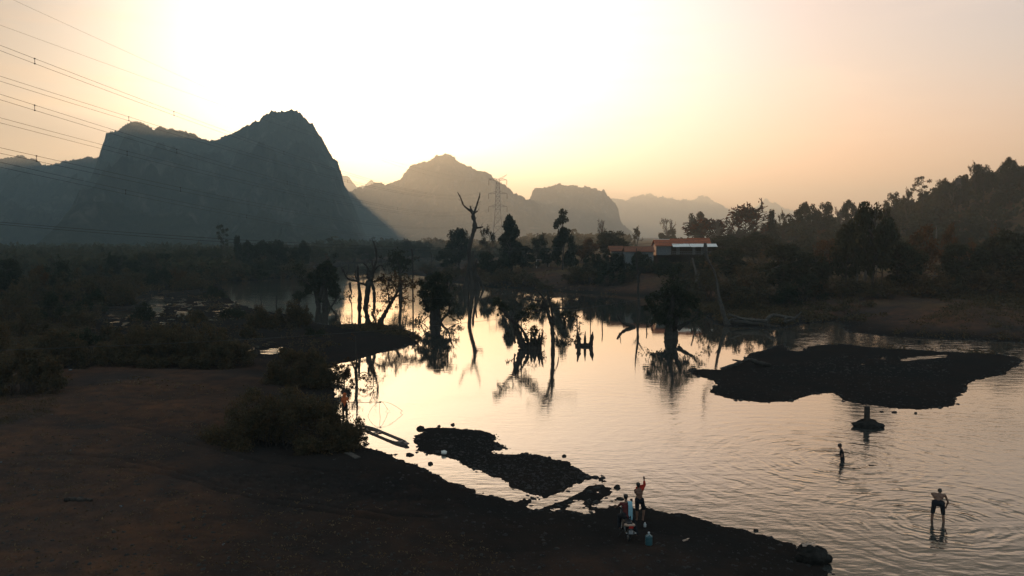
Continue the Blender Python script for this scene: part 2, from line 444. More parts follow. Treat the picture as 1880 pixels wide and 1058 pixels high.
def mat_water(centres):
    m, nt = newmat('river_water'); T = NT(nt)
    pos = T.n('ShaderNodeNewGeometry').outputs['Position']
    def stretched(sx, sy, rot=0.0):
        return T.n('ShaderNodeMapping', None, Vector=pos, Scale=(sx, sy, 1.0), Rotation=(0, 0, rot)).outputs[0]
    sep = T.n('ShaderNodeSeparateXYZ', None, Vector=pos)
    patch = T.ramp(T.noise(pos, .045, 3, .6), .40, .66)                      # breezy and calm patches
    near = T.math('SUBTRACT', 1.0, T.ramp(sep.outputs[1], 45, 85))
    east = T.ramp(T.math('SUBTRACT', sep.outputs[0], T.math('MULTIPLY', sep.outputs[1], .02)), -6, 9)
    bay = T.math('MULTIPLY', T.ramp(sep.outputs[1], 95, 125), T.math('SUBTRACT', 1.0, T.ramp(sep.outputs[0], -26, -6)))
    pool = T.math('MULTIPLY', .9, T.math('SUBTRACT', 1.0, T.ramp(T.math('ADD', sep.outputs[0], T.math('MULTIPLY', sep.outputs[1], .225)), -6, 0)))
    chan = T.math('MULTIPLY', T.math('MULTIPLY', T.ramp(T.math('SUBTRACT', sep.outputs[0], T.math('MULTIPLY', sep.outputs[1], .36)), -4, 3), T.ramp(sep.outputs[1], 66, 80)), 3.2)
    wind = T.math('ADD', T.math('MULTIPLY', near, T.math('ADD', .18, T.math('MULTIPLY', east, .62))), T.math('MAXIMUM', T.math('MULTIPLY', bay, .35), T.math('MAXIMUM', pool, chan)))
    wind = T.math('ADD', T.math('MULTIPLY', wind, T.math('ADD', .45, T.math('MULTIPLY', patch, .8))), T.math('ADD', .055, T.math('MULTIPLY', patch, .10)))
    h = T.math('MULTIPLY', T.math('SUBTRACT', T.noise(stretched(.50, 1.5, .12), 1.0, 2, .45), .5), .030)
    h2 = T.math('MULTIPLY', T.math('SUBTRACT', T.noise(stretched(1.9, 4.4, -.25), 1.0, 3, .55), .5), .018)
    h = T.math('MULTIPLY', T.math('ADD', h, T.math('MULTIPLY', h2, T.math('ADD', .25, T.math('MULTIPLY', near, .75)))), wind)
    brk = T.ramp(T.noise(pos, .7, 3, .6), .38, .62)
    wob = T.math('MULTIPLY', T.math('SUBTRACT', T.noise(pos, .55, 3), .5), 1.5)
    for (cx, cy, lam, amp, reach) in centres:
        v = T.n('ShaderNodeVectorMath', {'operation': 'DISTANCE'}, i0=pos, i1=(cx, cy, 0.0)).outputs['Value']
        w = T.math('SINE', T.math('MULTIPLY', T.math('ADD', v, wob), 2 * math.pi / lam))
        env = T.math('EXPONENT', T.math('MULTIPLY', v, -1.0 / reach))
        h = T.math('ADD', h, T.math('MULTIPLY', T.math('MULTIPLY', w, T.math('MULTIPLY', env, brk)), amp))
    bn = T.n('ShaderNodeBump', None, Strength=1.0, Distance=1.0, Height=h)
    fr = T.n('ShaderNodeFresnel', None, IOR=1.62, Normal=bn.outputs[0]).outputs[0]
    body = T.n('ShaderNodeBsdfDiffuse', None, Color=(.045, .046, .044, 1), Normal=bn.outputs[0])
    gl = T.n('ShaderNodeBsdfGlossy', None, Color=(1, .90, .77, 1), Roughness=.015, Normal=bn.outputs[0])
    mx = T.n('ShaderNodeMixShader', None, Fac=T.math('POWER', fr, .60))
    nt.links.new(body.outputs[0], mx.inputs[1]); nt.links.new(gl.outputs[0], mx.inputs[2])
    o = T.n('ShaderNodeOutputMaterial'); nt.links.new(mx.outputs[0], o.inputs[0])
    return m

gmb = build_ground(); ground = gmb.build('ground', mat_ground())
at_ = ground.data.attributes.new('damp', 'FLOAT', 'POINT'); at_.data.foreach_set('value', gmb.damp.astype(np.float32))
tag(ground, 'dark brown earth banks and gravel bars around the river', kind='structure')
B1 = G(1722, 957); B2 = G(1546, 846)
wm = MB(); wm.add([(-6500, 5, 0), (6500, 5, 0), (6500, 5200, 0), (-6500, 5200, 0)], [(0, 1, 2, 3)])
water = wm.build('water', mat_water([(B1[0], B1[1], .42, .009, 3.4), (B2[0], B2[1], .50, .010, 4.6), (B1[0] + .5, B1[1] + .2, .95, .012, 6.0), (B2[0] + .3, B2[1] - .2, 1.2, .013, 8.0)]), smooth=False)
tag(water, 'calm river water mirroring the evening sky', kind='structure')

# ------------------------------------------------------------------ karst mountains
def mat_mountain(name, veg_a, veg_b, rock, amount):
    m, nt = newmat(name); T = NT(nt)
    pos = T.n('ShaderNodeNewGeometry').outputs['Position']
    f = T.ramp(T.noise(pos, .05, 6, .7), .35, .65)
    col = T.mixc(f, rgba(veg_a), rgba(veg_b))
    st = T.n('ShaderNodeMapping', None, Vector=pos, Scale=(.03, .03, .008)).outputs[0]
    r = T.ramp(T.noise(st, 1.0, 6, .7), .55, .66)
    col = T.mixc(T.math('MULTIPLY', r, amount), col, rgba(rock))
    b = T.n('ShaderNodeBsdfDiffuse', None, Color=col)
    bn = T.n('ShaderNodeBump', None, Strength=1.0, Distance=14.0, Height=T.noise(pos, .09, 6, .75)); nt.links.new(bn.outputs[0], b.inputs['Normal'])
    o = T.n('ShaderNodeOutputMaterial'); nt.links.new(b.outputs[0], o.inputs[0])
    return m

def mountain(prof, Y, front, back, rough, mat, label, seed, power=.85, bumps=1.0):
    prof = np.array(prof, float)
    step = 1.1
    pxs = np.arange(prof[0, 0], prof[-1, 0] + step, step)
    pys = np.interp(pxs, prof[:, 0], prof[:, 1])
    W = P(pxs, pys, Y)
    x0, z0 = W[0], W[2]
    sc = Y / 1500.0
    z0 = z0 + bumps * sc * (np.abs(vnoise(pxs * .35, pxs * 0, seed)) * 5.0 + vnoise(pxs * .12, pxs * 0, seed + 1) * 5.0 + np.abs(vnoise(pxs * .8, pxs * 0, seed + 2)) * 5.0 - 2.2)
    z0 = np.maximum(z0, 1)
    nf, nb = 72, 12
    s = np.concatenate([-(np.linspace(1, 0, nb, endpoint=False)), np.linspace(0, 1, nf) ** 1.3])
    SS, X = np.meshgrid(s, x0, indexing='ij')
    Z0 = np.broadcast_to(z0, SS.shape)
    a = np.abs(SS)
    xc = x0.mean()
    YY = np.where(SS >= 0, Y - front * SS, Y + back * -SS)
    XX = X * (1 - .9 * (1 - YY / Y)) + (X - xc) * .05 * a * a
    k = 1 / (Y * .02)
    low = fbm(XX * k * .5, YY * k * .5, seed + 5, 4, .55)
    fold = np.abs(fbm(XX * k * 1.6, YY * k * 1.0, seed + 9, 4, .6))
    prof_s = np.clip(1 - a ** power + low * .55 * a * (1 - a) * 4 * .6, 0, 1)
    Z = Z0 * prof_s
    Z = Z - fold * rough * sstep(0, .06, a) * Z0 / Z0.max()
    YY = YY - np.where(SS > 0, 1, -1) * fold * rough * 1.2 * sstep(0, .1, a)
    Z = np.maximum(Z, -1.5)
    V = np.stack([XX, YY, Z], -1).reshape(-1, 3)
    m, n = SS.shape
    i = np.arange(m - 1)[:, None] * n; kk = np.arange(n - 1)[None, :]
    mb = MB(); mb.add(V, np.stack([i + kk, i + n + kk, i + n + kk + 1, i + kk + 1], -1).reshape(-1, 4)[:, ::-1])
    o = mb.build('mountain', mat)
    return tag(o, label, kind='structure')

MM1 = mat_mountain('forested_karst', (.022, .030, .026), (.055, .062, .046), (.24, .23, .21), .36)
MM2 = mat_mountain('far_karst', (.030, .032, .026), (.06, .055, .04), (.24, .22, .19), .6)
mountain([(-420,470),(-380,330),(-250,300),(-120,296),(0,290),(20,286),(36,285),(52,290),(66,290),(76,303),(88,304),(100,300),(130,295),(150,290),(180,288),(260,300),(330,340),(380,440),(400,450)],
         1720, 800, 500, 24, MM1, 'lower wooded ridge at the left edge behind the big karst', 41)
mountain([(150,450),(172,340),(180,300),(186,285),(190,262),(195,245),(215,240),(230,228),(250,223),(262,225),(280,236),(295,232),(320,238),(335,238),(350,245),(370,254),(400,259),(420,248),(440,240),(455,228),
          (475,222),(485,212),(500,205),(530,202),(548,205),(560,215),(575,230),(590,250),(597,262),(610,290),(620,297),(627,320),(632,340),(640,356),(652,385),(668,425),(680,450)],
         1500, 800, 420, 22, MM1, 'great dark karst mountain with a domed peak', 11)
mountain([(560,455),(590,330),(625,338),(648,356),(668,376),(700,405),(735,436),(765,456)], 1950, 330, 300, 22, MM1, 'low dark ridge added to widen the shadow of the great karst', 17)  # ridge added so the great karst's shadow in the haze spreads farther right
mountain([(560,450),(600,380),(640,352),(660,345),(690,336),(705,338),(720,335),(738,325),(745,315),(755,303),(775,298),(795,290),(805,284),(818,282),(830,287),(845,297),(865,305),(880,315),(900,320),(910,330),
          (925,340),(940,352),(955,360),(975,367),(1000,385),(1040,430),(1060,452)], 2600, 600, 500, 34, MM2, 'hazy rounded karst mountain behind the pylon', 23)
mountain([(935,452),(955,400),(972,366),(978,350),(985,345),(1005,342),(1025,337),(1050,340),(1070,343),(1090,347),(1110,350),(1115,358),(1128,370),(1135,385),(1137,400),(1145,415),(1162,428),(1175,452)],
         3000, 500, 500, 34, MM2, 'flat topped karst block right of the pylon mountain', 35)
mountain([(600,450),(618,340),(630,321),(640,325),(650,338),(657,346),(665,341),(680,333),(700,339),(730,400),(740,450)], 5200, 700, 600, 50, MM2, 'small pale peaks in the gap beside the great karst', 47)
mountain([(1060,440),(1090,380),(1130,364),(1150,368),(1165,360),(1190,357),(1215,362),(1240,366),(1268,368),(1280,361),(1291,357),(1310,369),(1330,380),(1360,390),(1382,384),(1395,373),(1406,366),(1418,372),(1440,380),
          (1480,396),(1560,405),(1640,430),(1700,452)], 5600, 900, 700, 60, MM2, 'faint far range of hills along the horizon', 53)
# ------------------------------------------------------------------ plants: generators (unit height 1, unit crown width 1)
def limb(rng, a, b, n=6, wob=.06, sag=0.0):
    a = np.asarray(a, float); b = np.asarray(b, float); L = np.linalg.norm(b - a)
    t = np.linspace(0, 1, n)[:, None]
    p = a + (b - a) * t
    off = rng.normal(0, wob * L, (n, 3)); off[0] = 0; off[-1] *= .3
    p += off; p[:, 2] += sag * L * np.sin(t[:, 0] * math.pi)
    return p

def grow(rng, mb, tips, p, d, L, r, lvl, wob=.16, trop=.06, kids=4, ratio=.62, ang=.75, start=.35, sides=5, rmin=.003):
    n = 7 if lvl > 0 else 5
    pts = [np.array(p, float)]; d = np.array(d, float); d /= np.linalg.norm(d)
    dirs = [d.copy()]
    for i in range(n):
        d = d + rng.normal(0, wob, 3); d[2] += trop; d /= np.linalg.norm(d)
        pts.append(pts[-1] + d * L / n); dirs.append(d.copy())
    rad = np.linspace(r, max(r * .42, rmin), n + 1)
    mb.tube(pts, rad, sides if lvl > 1 else 4 if lvl else 3)
    if lvl <= 0:
        tips.extend(pts[2:]); return
    if lvl == 1: tips.append(pts[-1])
    for k in range(kids):
        t = start + (1 - start) * (k + rng.random() * .9) / kids
        i = min(int(t * n), n - 1)
        q = pts[i] + (pts[i + 1] - pts[i]) * (t * n - i)
        s = rng.normal(size=3); s -= dirs[i] * (s @ dirs[i]); s /= np.linalg.norm(s)
        a = ang * (.7 + .6 * rng.random())
        nd = dirs[i] * math.cos(a) + s * math.sin(a)
        grow(rng, mb, tips, q, nd, L * ratio * (1.15 - .5 * t) * (.8 + .4 * rng.random()), max(rad[i] * .58, rmin), lvl - 1, wob, trop, kids, ratio, ang, .3, sides, rmin)

def clump_leaves(mb, rng, clumps, per, size, flat=.2):
    for c, r in clumps:
        n = int(per * (r[0] * r[1] if np.ndim(r) else r * r) ** .5 * 10)
        v = rng.normal(size=(n, 3)); v /= np.linalg.norm(v, axis=1)[:, None]
        v *= (rng.random(n) ** .45)[:, None]
        mb.leaves(np.asarray(c) + v * np.asarray(r), size, rng, 1.7, flat)

def ell_clumps(rng, n, c, rad, r0, r1, low_cut=-1.0):
    out = []
    while len(out) < n:
        v = rng.normal(size=3); v /= np.linalg.norm(v)
        if v[2] < low_cut: continue
        v *= rng.uniform(.45, 1.0) ** .6
        out.append((np.asarray(c) + v * np.asarray(rad), rng.uniform(r0, r1) * np.array([1, 1, .8])))
    return out

VAR = {}
def reg(kind, tk, tm, ck, cm, tname='trunk', cname='crown'):
    """store one tree kind: trunk mesh, crown mesh"""
    a = tk.mesh(kind + '_' + tname); a.materials.append(tm)
    b = None
    if ck is not None:
        b = ck.mesh(kind + '_' + cname, smooth=False); b.materials.append(cm)
    VAR.setdefault(kind, []).append((a, tname, b, cname))

def make_dense(seed, mat, cone=False, n=26, leaf=.035, open_=0.0):
    rng = rngof(seed); t = MB(); c = MB()
    if cone:
        cl = []
        for k in range(n):
            z = .16 + .80 * (k / n) ** .9; w = .42 * (1 - ((z - .16) / .86) ** 1.3) + .05
            a = rng.random() * 6.28; q = w * rng.uniform(.3, .95)
            cl.append((np.array([math.cos(a) * q, math.sin(a) * q, z]), np.array([1, 1, .75]) * rng.uniform(.09, .14) * (.6 + w * 1.3)))
    else:
        cl = ell_clumps(rng, n, (rng.normal(0, .03), 0, .60), (.36, .36, .31), .09, .165)
        cl += ell_clumps(rng, n // 3, (rng.normal(0, .1), rng.normal(0, .1), .38), (.36, .36, .16), .07, .12)
    top = np.array([rng.normal(0, .03), rng.normal(0, .03), .80])
    sp = limb(rng, (0, 0, -.03), top, 8, .025)
    t.tube(sp, np.linspace(.028, .006, 8), 7)
    for cc, r in cl:
        h = np.clip(cc[2] - rng.uniform(.08, .25), .12, .72)
        i = int(np.argmin(np.abs(sp[:, 2] - h)))
        t.tube(limb(rng, sp[i], cc, 5, .07), np.linspace(.011, .003, 5), 4)
    clump_leaves(c, rng, cl, 95 * (1 - open_), leaf)
    return t, c

for sd_ in (1, 2, 3): reg('dense', *(lambda a: (a[0], M['bark'], a[1], M['leaf']))(make_dense(100 + sd_, None)))
for sd_ in (1, 2): reg('mid', *(lambda a: (a[0], M['bark'], a[1], M['leaf_mid']))(make_dense(120 + sd_, None, n=22, leaf=.032, open_=.25)))
for sd_ in (1, 2): reg('brown', *(lambda a: (a[0], M['bark'], a[1], M['leaf_brown']))(make_dense(140 + sd_, None, n=20, leaf=.03, open_=.4)))
for sd_ in (1, 2): reg('cone', *(lambda a: (a[0], M['bark'], a[1], M['leaf']))(make_dense(160 + sd_, None, cone=True, n=40)))

def make_bare(seed, lvl=3, kids=5, r=.020, leaves=0, leaf=.02, mat=None, ang=.7, start=.3, trop=.08, wob=.14, fork=1, L=.62, ratio=.60):
    rng = rngof(seed); t = MB(); tips = []
    for k in range(fork):
        d = np.array([rng.normal(0, .16 + .25 * (fork > 1)), rng.normal(0, .16 + .2 * (fork > 1)), 1])
        grow(rng, t, tips, (0, 0, -.03), d, L, r / (fork ** .5), lvl, wob, trop, kids, ratio, ang, start, rmin=.0045)
    c = None
    if leaves:
        c = MB(); tp = np.array(tips)
        tp = tp[tp[:, 2] > .3]
        pick = tp[rng.integers(0, len(tp), max(1, leaves // 5))]
        C = np.repeat(pick, 5, 0) + rng.normal(0, .018, (len(pick) * 5, 3))
        c.leaves(C, leaf, rng)
    return t, c
for sd_ in (1, 2, 3):
    a, _ = make_bare(200 + sd_, r=.028, kids=6); reg('bare', a, M['bark_pale'], None, None)
for sd_ in (1, 2):
    a, b = make_bare(220 + sd_, leaves=900, leaf=.022, ang=.8); reg('sparse', a, M['bark'], b, M['leaf_mid'])
a, b = make_bare(241, lvl=3, kids=6, r=.022, leaves=900, leaf=.022, ang=.95, start=.28, trop=.03, L=.55, fork=3, ratio=.66); reg('rust', a, M['bark'], b, M['leaf_rust'])

def make_umbel(seed):
    """tall stem with separate flat heads of leaves above a dense lower cone"""
    rng = rngof(seed); t = MB(); c = MB()
    sp = limb(rng, (0, 0, -.03), (.02, 0, .88), 9, .012); t.tube(sp, np.linspace(.024, .008, 9), 7)
    heads = [((-.26, .05, .80), .15), ((-.02, 0, .93), .13), ((.16, -.04, .87), .12), ((.33, .06, .76), .13), ((.05, .1, .78), .13), ((-.30, -.05, .63), .10), ((.30, -.1, .66), .10), ((.12, .18, .70), .09)]
    for h, r in heads:
        i = int(np.argmin(np.abs(sp[:, 2] - (h[2] - .17)))); t.tube(limb(rng, sp[i], h, 5, .05), np.linspace(.010, .004, 5), 4)
    clump_leaves(c, rng, [(np.array(h), np.array([r, r, r * .42])) for h, r in heads], 80, .03, .5)
    cl = []
    for k in range(36):
        z = .12 + .50 * (k / 36); w = .46 * (1 - ((z - .1) / .58) ** 2) + .06; a = rng.random() * 6.28; q = w * rng.uniform(.2, .85)
        cl.append((np.array([math.cos(a) * q, math.sin(a) * q, z]), np.array([1, 1, .7]) * rng.uniform(.09, .14)))
    clump_leaves(c, rng, cl, 90, .032)
    return t, c
a, b = make_umbel(260); reg('umbel', a, M['bark'], b, M['leaf'])

def make_layered(seed):
    """tall airy tree with flat shelves of foliage"""
    rng = rngof(seed); t = MB(); c = MB()
    sp = limb(rng, (0, 0, -.03), (.03, 0, .95), 9, .02); t.tube(sp, np.linspace(.018, .004, 9), 6)
    cl = []
    for k in range(16):
        z = .30 + .66 * k / 16; a = rng.random() * 6.28; q = rng.uniform(.1, .42) * (1.1 - .5 * z)
        h = np.array([math.cos(a) * q, math.sin(a) * q, z]); r = rng.uniform(.08, .15)
        i = int(np.argmin(np.abs(sp[:, 2] - (z - .05)))); t.tube(limb(rng, sp[i], h, 5, .06), np.linspace(.007, .002, 5), 4)
        cl.append((h, np.array([r, r, r * .38])))
    clump_leaves(c, rng, cl, 70, .026, .5)
    return t, c
for sd_ in (1, 2):
    a, b = make_layered(270 + sd_); reg('layered', a, M['bark'], b, M['leaf_mid'])

def make_bush(seed, n=30, leaf=.03, twigs=26, per=85):
    rng = rngof(seed); t = MB(); c = MB(); cl = []
    for k in range(n):
        a = rng.random() * 6.28; q = .40 * math.sqrt(rng.random()); z = (1 - (q / .47) ** 2) * rng.uniform(.28, .92)
        cl.append((np.array([math.cos(a) * q, math.sin(a) * q, max(z, .12)]), np.array([1, 1, 1.35]) * rng.uniform(.07, .125)))
    for cc, r in cl:
        p = np.array([cc[0] * .35, cc[1] * .35, -.04]); t.tube(limb(rng, p, cc, 5, .08), np.linspace(.008, .002, 5), 4)
    tips = []
    for k in range(twigs):
        cc, r = cl[rng.integers(0, n)]; d = cc * np.array([1, 1, .9]) + rng.normal(0, .15, 3); d[2] = abs(d[2]) + .1; d /= np.linalg.norm(d)
        e = cc + d * rng.uniform(.08, .20) * (1.8 if k % 5 == 0 else 1); p = limb(rng, cc, e, 5, .08); t.tube(p, np.linspace(.004, .0015, 5), 3); tips.extend(p[1:])
    clump_leaves(c, rng, cl, per, leaf)
    tp = np.repeat(np.array(tips), 5, 0); c.leaves(tp + rng.normal(0, .014, tp.shape), leaf * .8, rng)
    return t, c
for k, (sd_, mt) in enumerate(((301, 'leaf'), (302, 'leaf_scrub'), (303, 'leaf_scrub'))):
    a, b = make_bush(sd_); reg('bush', a, M['bark'], b, M[mt], 'stems', 'foliage')
for sd_ in (311, 312):
    a, b = make_bush(sd_, 26, .028, 40); reg('bush_brown', a, M['bark'], b, M['leaf_brown'], 'stems', 'foliage')

PR = rngof(99)
KN = {'dense': 'leafy_tree', 'mid': 'leafy_tree', 'brown': 'brown_tree', 'cone': 'conical_tree', 'bare': 'bare_tree', 'sparse': 'sparse_tree', 'rust': 'rust_leaved_tree', 'umbel': 'umbrella_topped_tree',
      'layered': 'layered_tree', 'bush': 'bush', 'bush_brown': 'bush', 'bush_fine': 'bush'}
def plant(kind, loc, W, H, label, group=None, rz=None, name=None, depth=None):
    vs = VAR[kind]; v = vs[PR.integers(0, len(vs))]
    e = empty(name or KN[kind], loc, PR.random() * 6.28 if rz is None else rz)
    e.scale = (W, W if depth is None else depth, H)
    for me, nm in ((v[0], v[1]), (v[2], v[3])):
        if me is None: continue
        o = bpy.data.objects.new(nm, me); COL.objects.link(o); o.parent = e
    cat = 'bush' if 'bush' in kind else 'tree'
    return tag(e, label, cat, group)

def plant_px(kind, px, base, top, wpx, label, group=None, Y=None, name=None, rz=None, depth=None):
    """plant standing where the photo shows its foot, as tall and wide as it appears there"""
    if Y is None:
        g = GT(px, base)
    else:
        x = P(px, 435, Y)[0]; g = np.array([x, Y, float(hf(x, Y)[0])])
    H = max(P(px, top, g[1])[2] - g[2], .4); W = wpx / FPX * g[1]
    return plant(kind, g - np.array([0, 0, .05]), W, H, label, group, rz, name, depth)

# ------------------------------------------------------------------ trees one can tell apart, right bank
RB = 'trees on the right bank'
for row in (
 ('dense', 843, 497, 413, 60, 'bushy dark tree standing just behind the lower trunk of the tall dead forked tree', None),
 ('sparse', 898, 490, 402, 52, 'loose gappy tree between the tall dead forked tree and the conical tree', None),
 ('cone', 937, 503, 394, 66, 'dark conical tree with a bare curly top in front of the pylon foot', None),
 ('mid', 988, 490, 424, 40, 'small round tree between the conical tree and the tall umbrella-topped tree', None),
 ('umbel', 1033, 497, 381, 64, 'tall tree with separate umbrella-like heads above a dense skirt on the right bank', None),
 ('bare', 1108, 470, 388, 44, 'grey leafless round-topped tree in front of the flat-topped karst', None),
 ('dense', 1128, 480, 416, 76, 'broad dark tree just below the flat-topped karst block, left of the sheds', None),
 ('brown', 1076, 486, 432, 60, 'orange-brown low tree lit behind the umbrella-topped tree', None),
 ('sparse', 1168, 466, 407, 40, 'thin-topped tree rising behind the pale-walled shed', None),
 ('bare', 1226, 452, 378, 50, 'tall leafless tree with an upright fan of twigs behind the orange-roofed house', None),
 ('dense', 1226, 452, 416, 40, 'low dark tree at the foot of the tall leafless tree behind the house', None),
 ('dense', 1283, 455, 384, 44, 'narrow dark tree standing over the right end of the orange roof', None),
 ('bare', 1312, 470, 388, 34, 'spindly pale leafless tree between the narrow dark tree and the rust-leaved tree', None),
 ('rust', 1352, 470, 330, 190, 'large spreading tree with sparse rust-red leaves against the sky right of the house', None),
 ('dense', 1330, 480, 430, 90, 'low dark tree under the left side of the rust-leaved tree', None),
 ('dense', 1385, 485, 425, 90, 'low dark tree under the right side of the rust-leaved tree', None),
 ('cone', 1416, 470, 384, 30, 'spiky dark small tree just right of the rust-leaved tree', None),
 ('sparse', 1438, 470, 372, 32, 'thin open tree with two bare shoots against the far pale hills', None),
 ('layered', 1460, 475, 380, 70, 'flat-shelved tree in front of the hazy slope right of the spiky small tree', None),
 ('dense', 1606, 545, 346, 96, 'big dark tree behind the twin power poles', None),
 ('sparse', 1618, 530, 342, 70, 'open-crowned tree poking out above the big dark tree behind the twin poles', None),
 ('brown', 1520, 520, 428, 84, 'rusty mounded tree left of the twin power poles', None),
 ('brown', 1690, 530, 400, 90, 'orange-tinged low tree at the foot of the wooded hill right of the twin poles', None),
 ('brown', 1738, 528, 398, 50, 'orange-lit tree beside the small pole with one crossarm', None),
 ('dense', 1555, 540, 402, 70, 'dark round tree pressed against the left of the twin power poles', None),
 ('dense', 1650, 540, 440, 110, 'dark spreading tree directly right of the twin power poles', None)):
    plant_px(*row)
# shrubs massed on the right bank
rows = [('bush', 1300, 560, 470, 90), ('bush', 1370, 560, 470, 110), ('dense', 1440, 545, 440, 110), ('bush', 1470, 555, 490, 100), ('dense', 1500, 540, 455, 90), ('bush', 1560, 545, 500, 80), ('bush', 1620, 548, 505, 90),
        ('bush', 1690, 545, 470, 120), ('dense', 1760, 540, 440, 110), ('bush', 1800, 540, 470, 110), ('dense', 1850, 535, 420, 120), ('bush', 1740, 545, 500, 90), ('bush', 1870, 540, 480, 90), ('bush_brown', 1780, 520, 430, 90), ('bush_brown', 1830, 505, 415, 100),
        ('bush', 1920, 540, 450, 140), ('bush', 1990, 550, 450, 160), ('bush', 1440, 565, 520, 70), ('dense', 1340, 520, 450, 90), ('bush', 1395, 520, 460, 90)]
for k, px, b, t, wpx in rows:
    plant_px(k, px, b, t, wpx, 'dark shrubby growth crowded along the right bank below the wooded hill', 'dark thicket on the right bank')
EXTRA_BUSH = (1368, 575, 538, 78, 'low pale-topped bush above the driftwood heap on the right bank')
plant_px('bush_brown', 1508, 545, 510, 60, 'small tawny bush at the top of the gravel bank left of the twin poles')
rows = [('bush', 1080, 522, 470, 80), ('bush', 1120, 525, 478, 70), ('bush', 1050, 520, 488, 50), ('bush', 965, 525, 492, 60), ('bush', 925, 522, 485, 70), ('dense', 905, 512, 455, 70), ('dense', 960, 500, 448, 60), ('bush', 830, 515, 478, 60), ('dense', 820, 500, 455, 50),
        ('bush', 1150, 520, 485, 50), ('bush_brown', 870, 508, 472, 60), ('dense', 1005, 490, 452, 50), ('bush', 790, 503, 478, 50), ('bush', 1240, 535, 505, 60), ('bush', 1275, 530, 490, 60), ('bush', 1190, 500, 472, 44), ('dense', 1172, 497, 460, 30), ('bush', 1140, 497, 468, 40), ('dense', 1218, 506, 470, 30), ('bush', 1268, 512, 474, 44), ('dense', 1298, 512, 462, 40), ('bush', 1000, 535, 512, 40), ('dense', 1066, 480, 445, 46)]
for k, px, b, t, wpx in rows:
    plant_px(k, px, b, t, wpx, 'dark scrub on the grassy bank below the sheds and the umbrella-topped tree', 'bank scrub in the middle distance')

# ------------------------------------------------------------------ left side: far tree line, scrub, foreground bushes
plant_px('layered', 411, 497, 408, 34, 'tall pale layered tree standing above the left tree line', Y=290)
g_ = 'far tree line under the great karst'
rows = [('cone', 436, 500, 432, 22), ('dense', 455, 500, 440, 26), ('dense', 480, 500, 440, 40), ('dense', 508, 500, 436, 38), ('dense', 530, 500, 448, 40), ('dense', 557, 498, 440, 24), ('mid', 580, 498, 450, 34), ('dense', 600, 495, 455, 40), ('mid', 625, 490, 452, 34),
        ('mid', 650, 486, 446, 36), ('dense', 672, 486, 450, 36), ('mid', 700, 484, 445, 36), ('mid', 725, 483, 440, 30), ('dense', 748, 482, 441, 30), ('mid', 770, 481, 443, 30), ('dense', 780, 481, 450, 24), ('mid', 800, 480, 452, 30), ('mid', 390, 505, 450, 40), ('dense', 362, 505, 452, 40),
        ('mid', 335, 508, 455, 40), ('dense', 300, 510, 462, 50), ('mid', 265, 512, 460, 50), ('dense', 225, 515, 462, 60), ('bush', 540, 508, 470, 60), ('bush', 500, 508, 472, 60), ('bush', 460, 512, 474, 60), ('bush', 420, 514, 476, 60), ('bush', 380, 518, 478, 60), ('brown', 595, 496, 462, 26)]
for k, px, b, t, wpx in rows:
    plant_px(k, px, b, t, wpx * 1.25, 'dim tree or bush in the dark line along the far left shore', g_, Y=(18000 / (b - 435)) * (.97 if px < 560 else 1.06))
    if k != 'bush' and px < 600: plant_px('bush', px + PR.uniform(-12, 12), b + 2, (b + t) / 2 + PR.uniform(-6, 6), wpx * 1.5, 'dim tree or bush in the dark line along the far left shore', g_, Y=(18000 / (b - 435)) * .90)
plant_px('cone', 200, 515, 462, 14, 'small dark spire-shaped tree above the left scrub', Y=210)
g_ = 'scrub on the left plain'
rows = [('dense', 15, 545, 470, 80), ('bush', 100, 545, 465, 90), ('bush', 60, 560, 490, 80), ('bush', 140, 560, 482, 90), ('bush', 190, 545, 480, 70), ('bush', 240, 535, 488, 60), ('bush', 290, 530, 484, 70), ('bush_brown', 330, 526, 488, 60), ('bush', 30, 590, 515, 90), ('bush', 110, 590, 525, 90),
        ('bush', 170, 575, 520, 60), ('bush', -40, 580, 490, 100), ('bush', -60, 620, 520, 120), ('bush', 60, 620, 555, 80), ('bush', 150, 600, 555, 60),
        ('bush', -30, 545, 475, 80), ('brown', 70, 548, 480, 60)]
for k, px, b, t, wpx in rows:
    plant_px(k, px, b, t, wpx, 'dark scrub bush scattered over the left plain short of the tree line', g_)
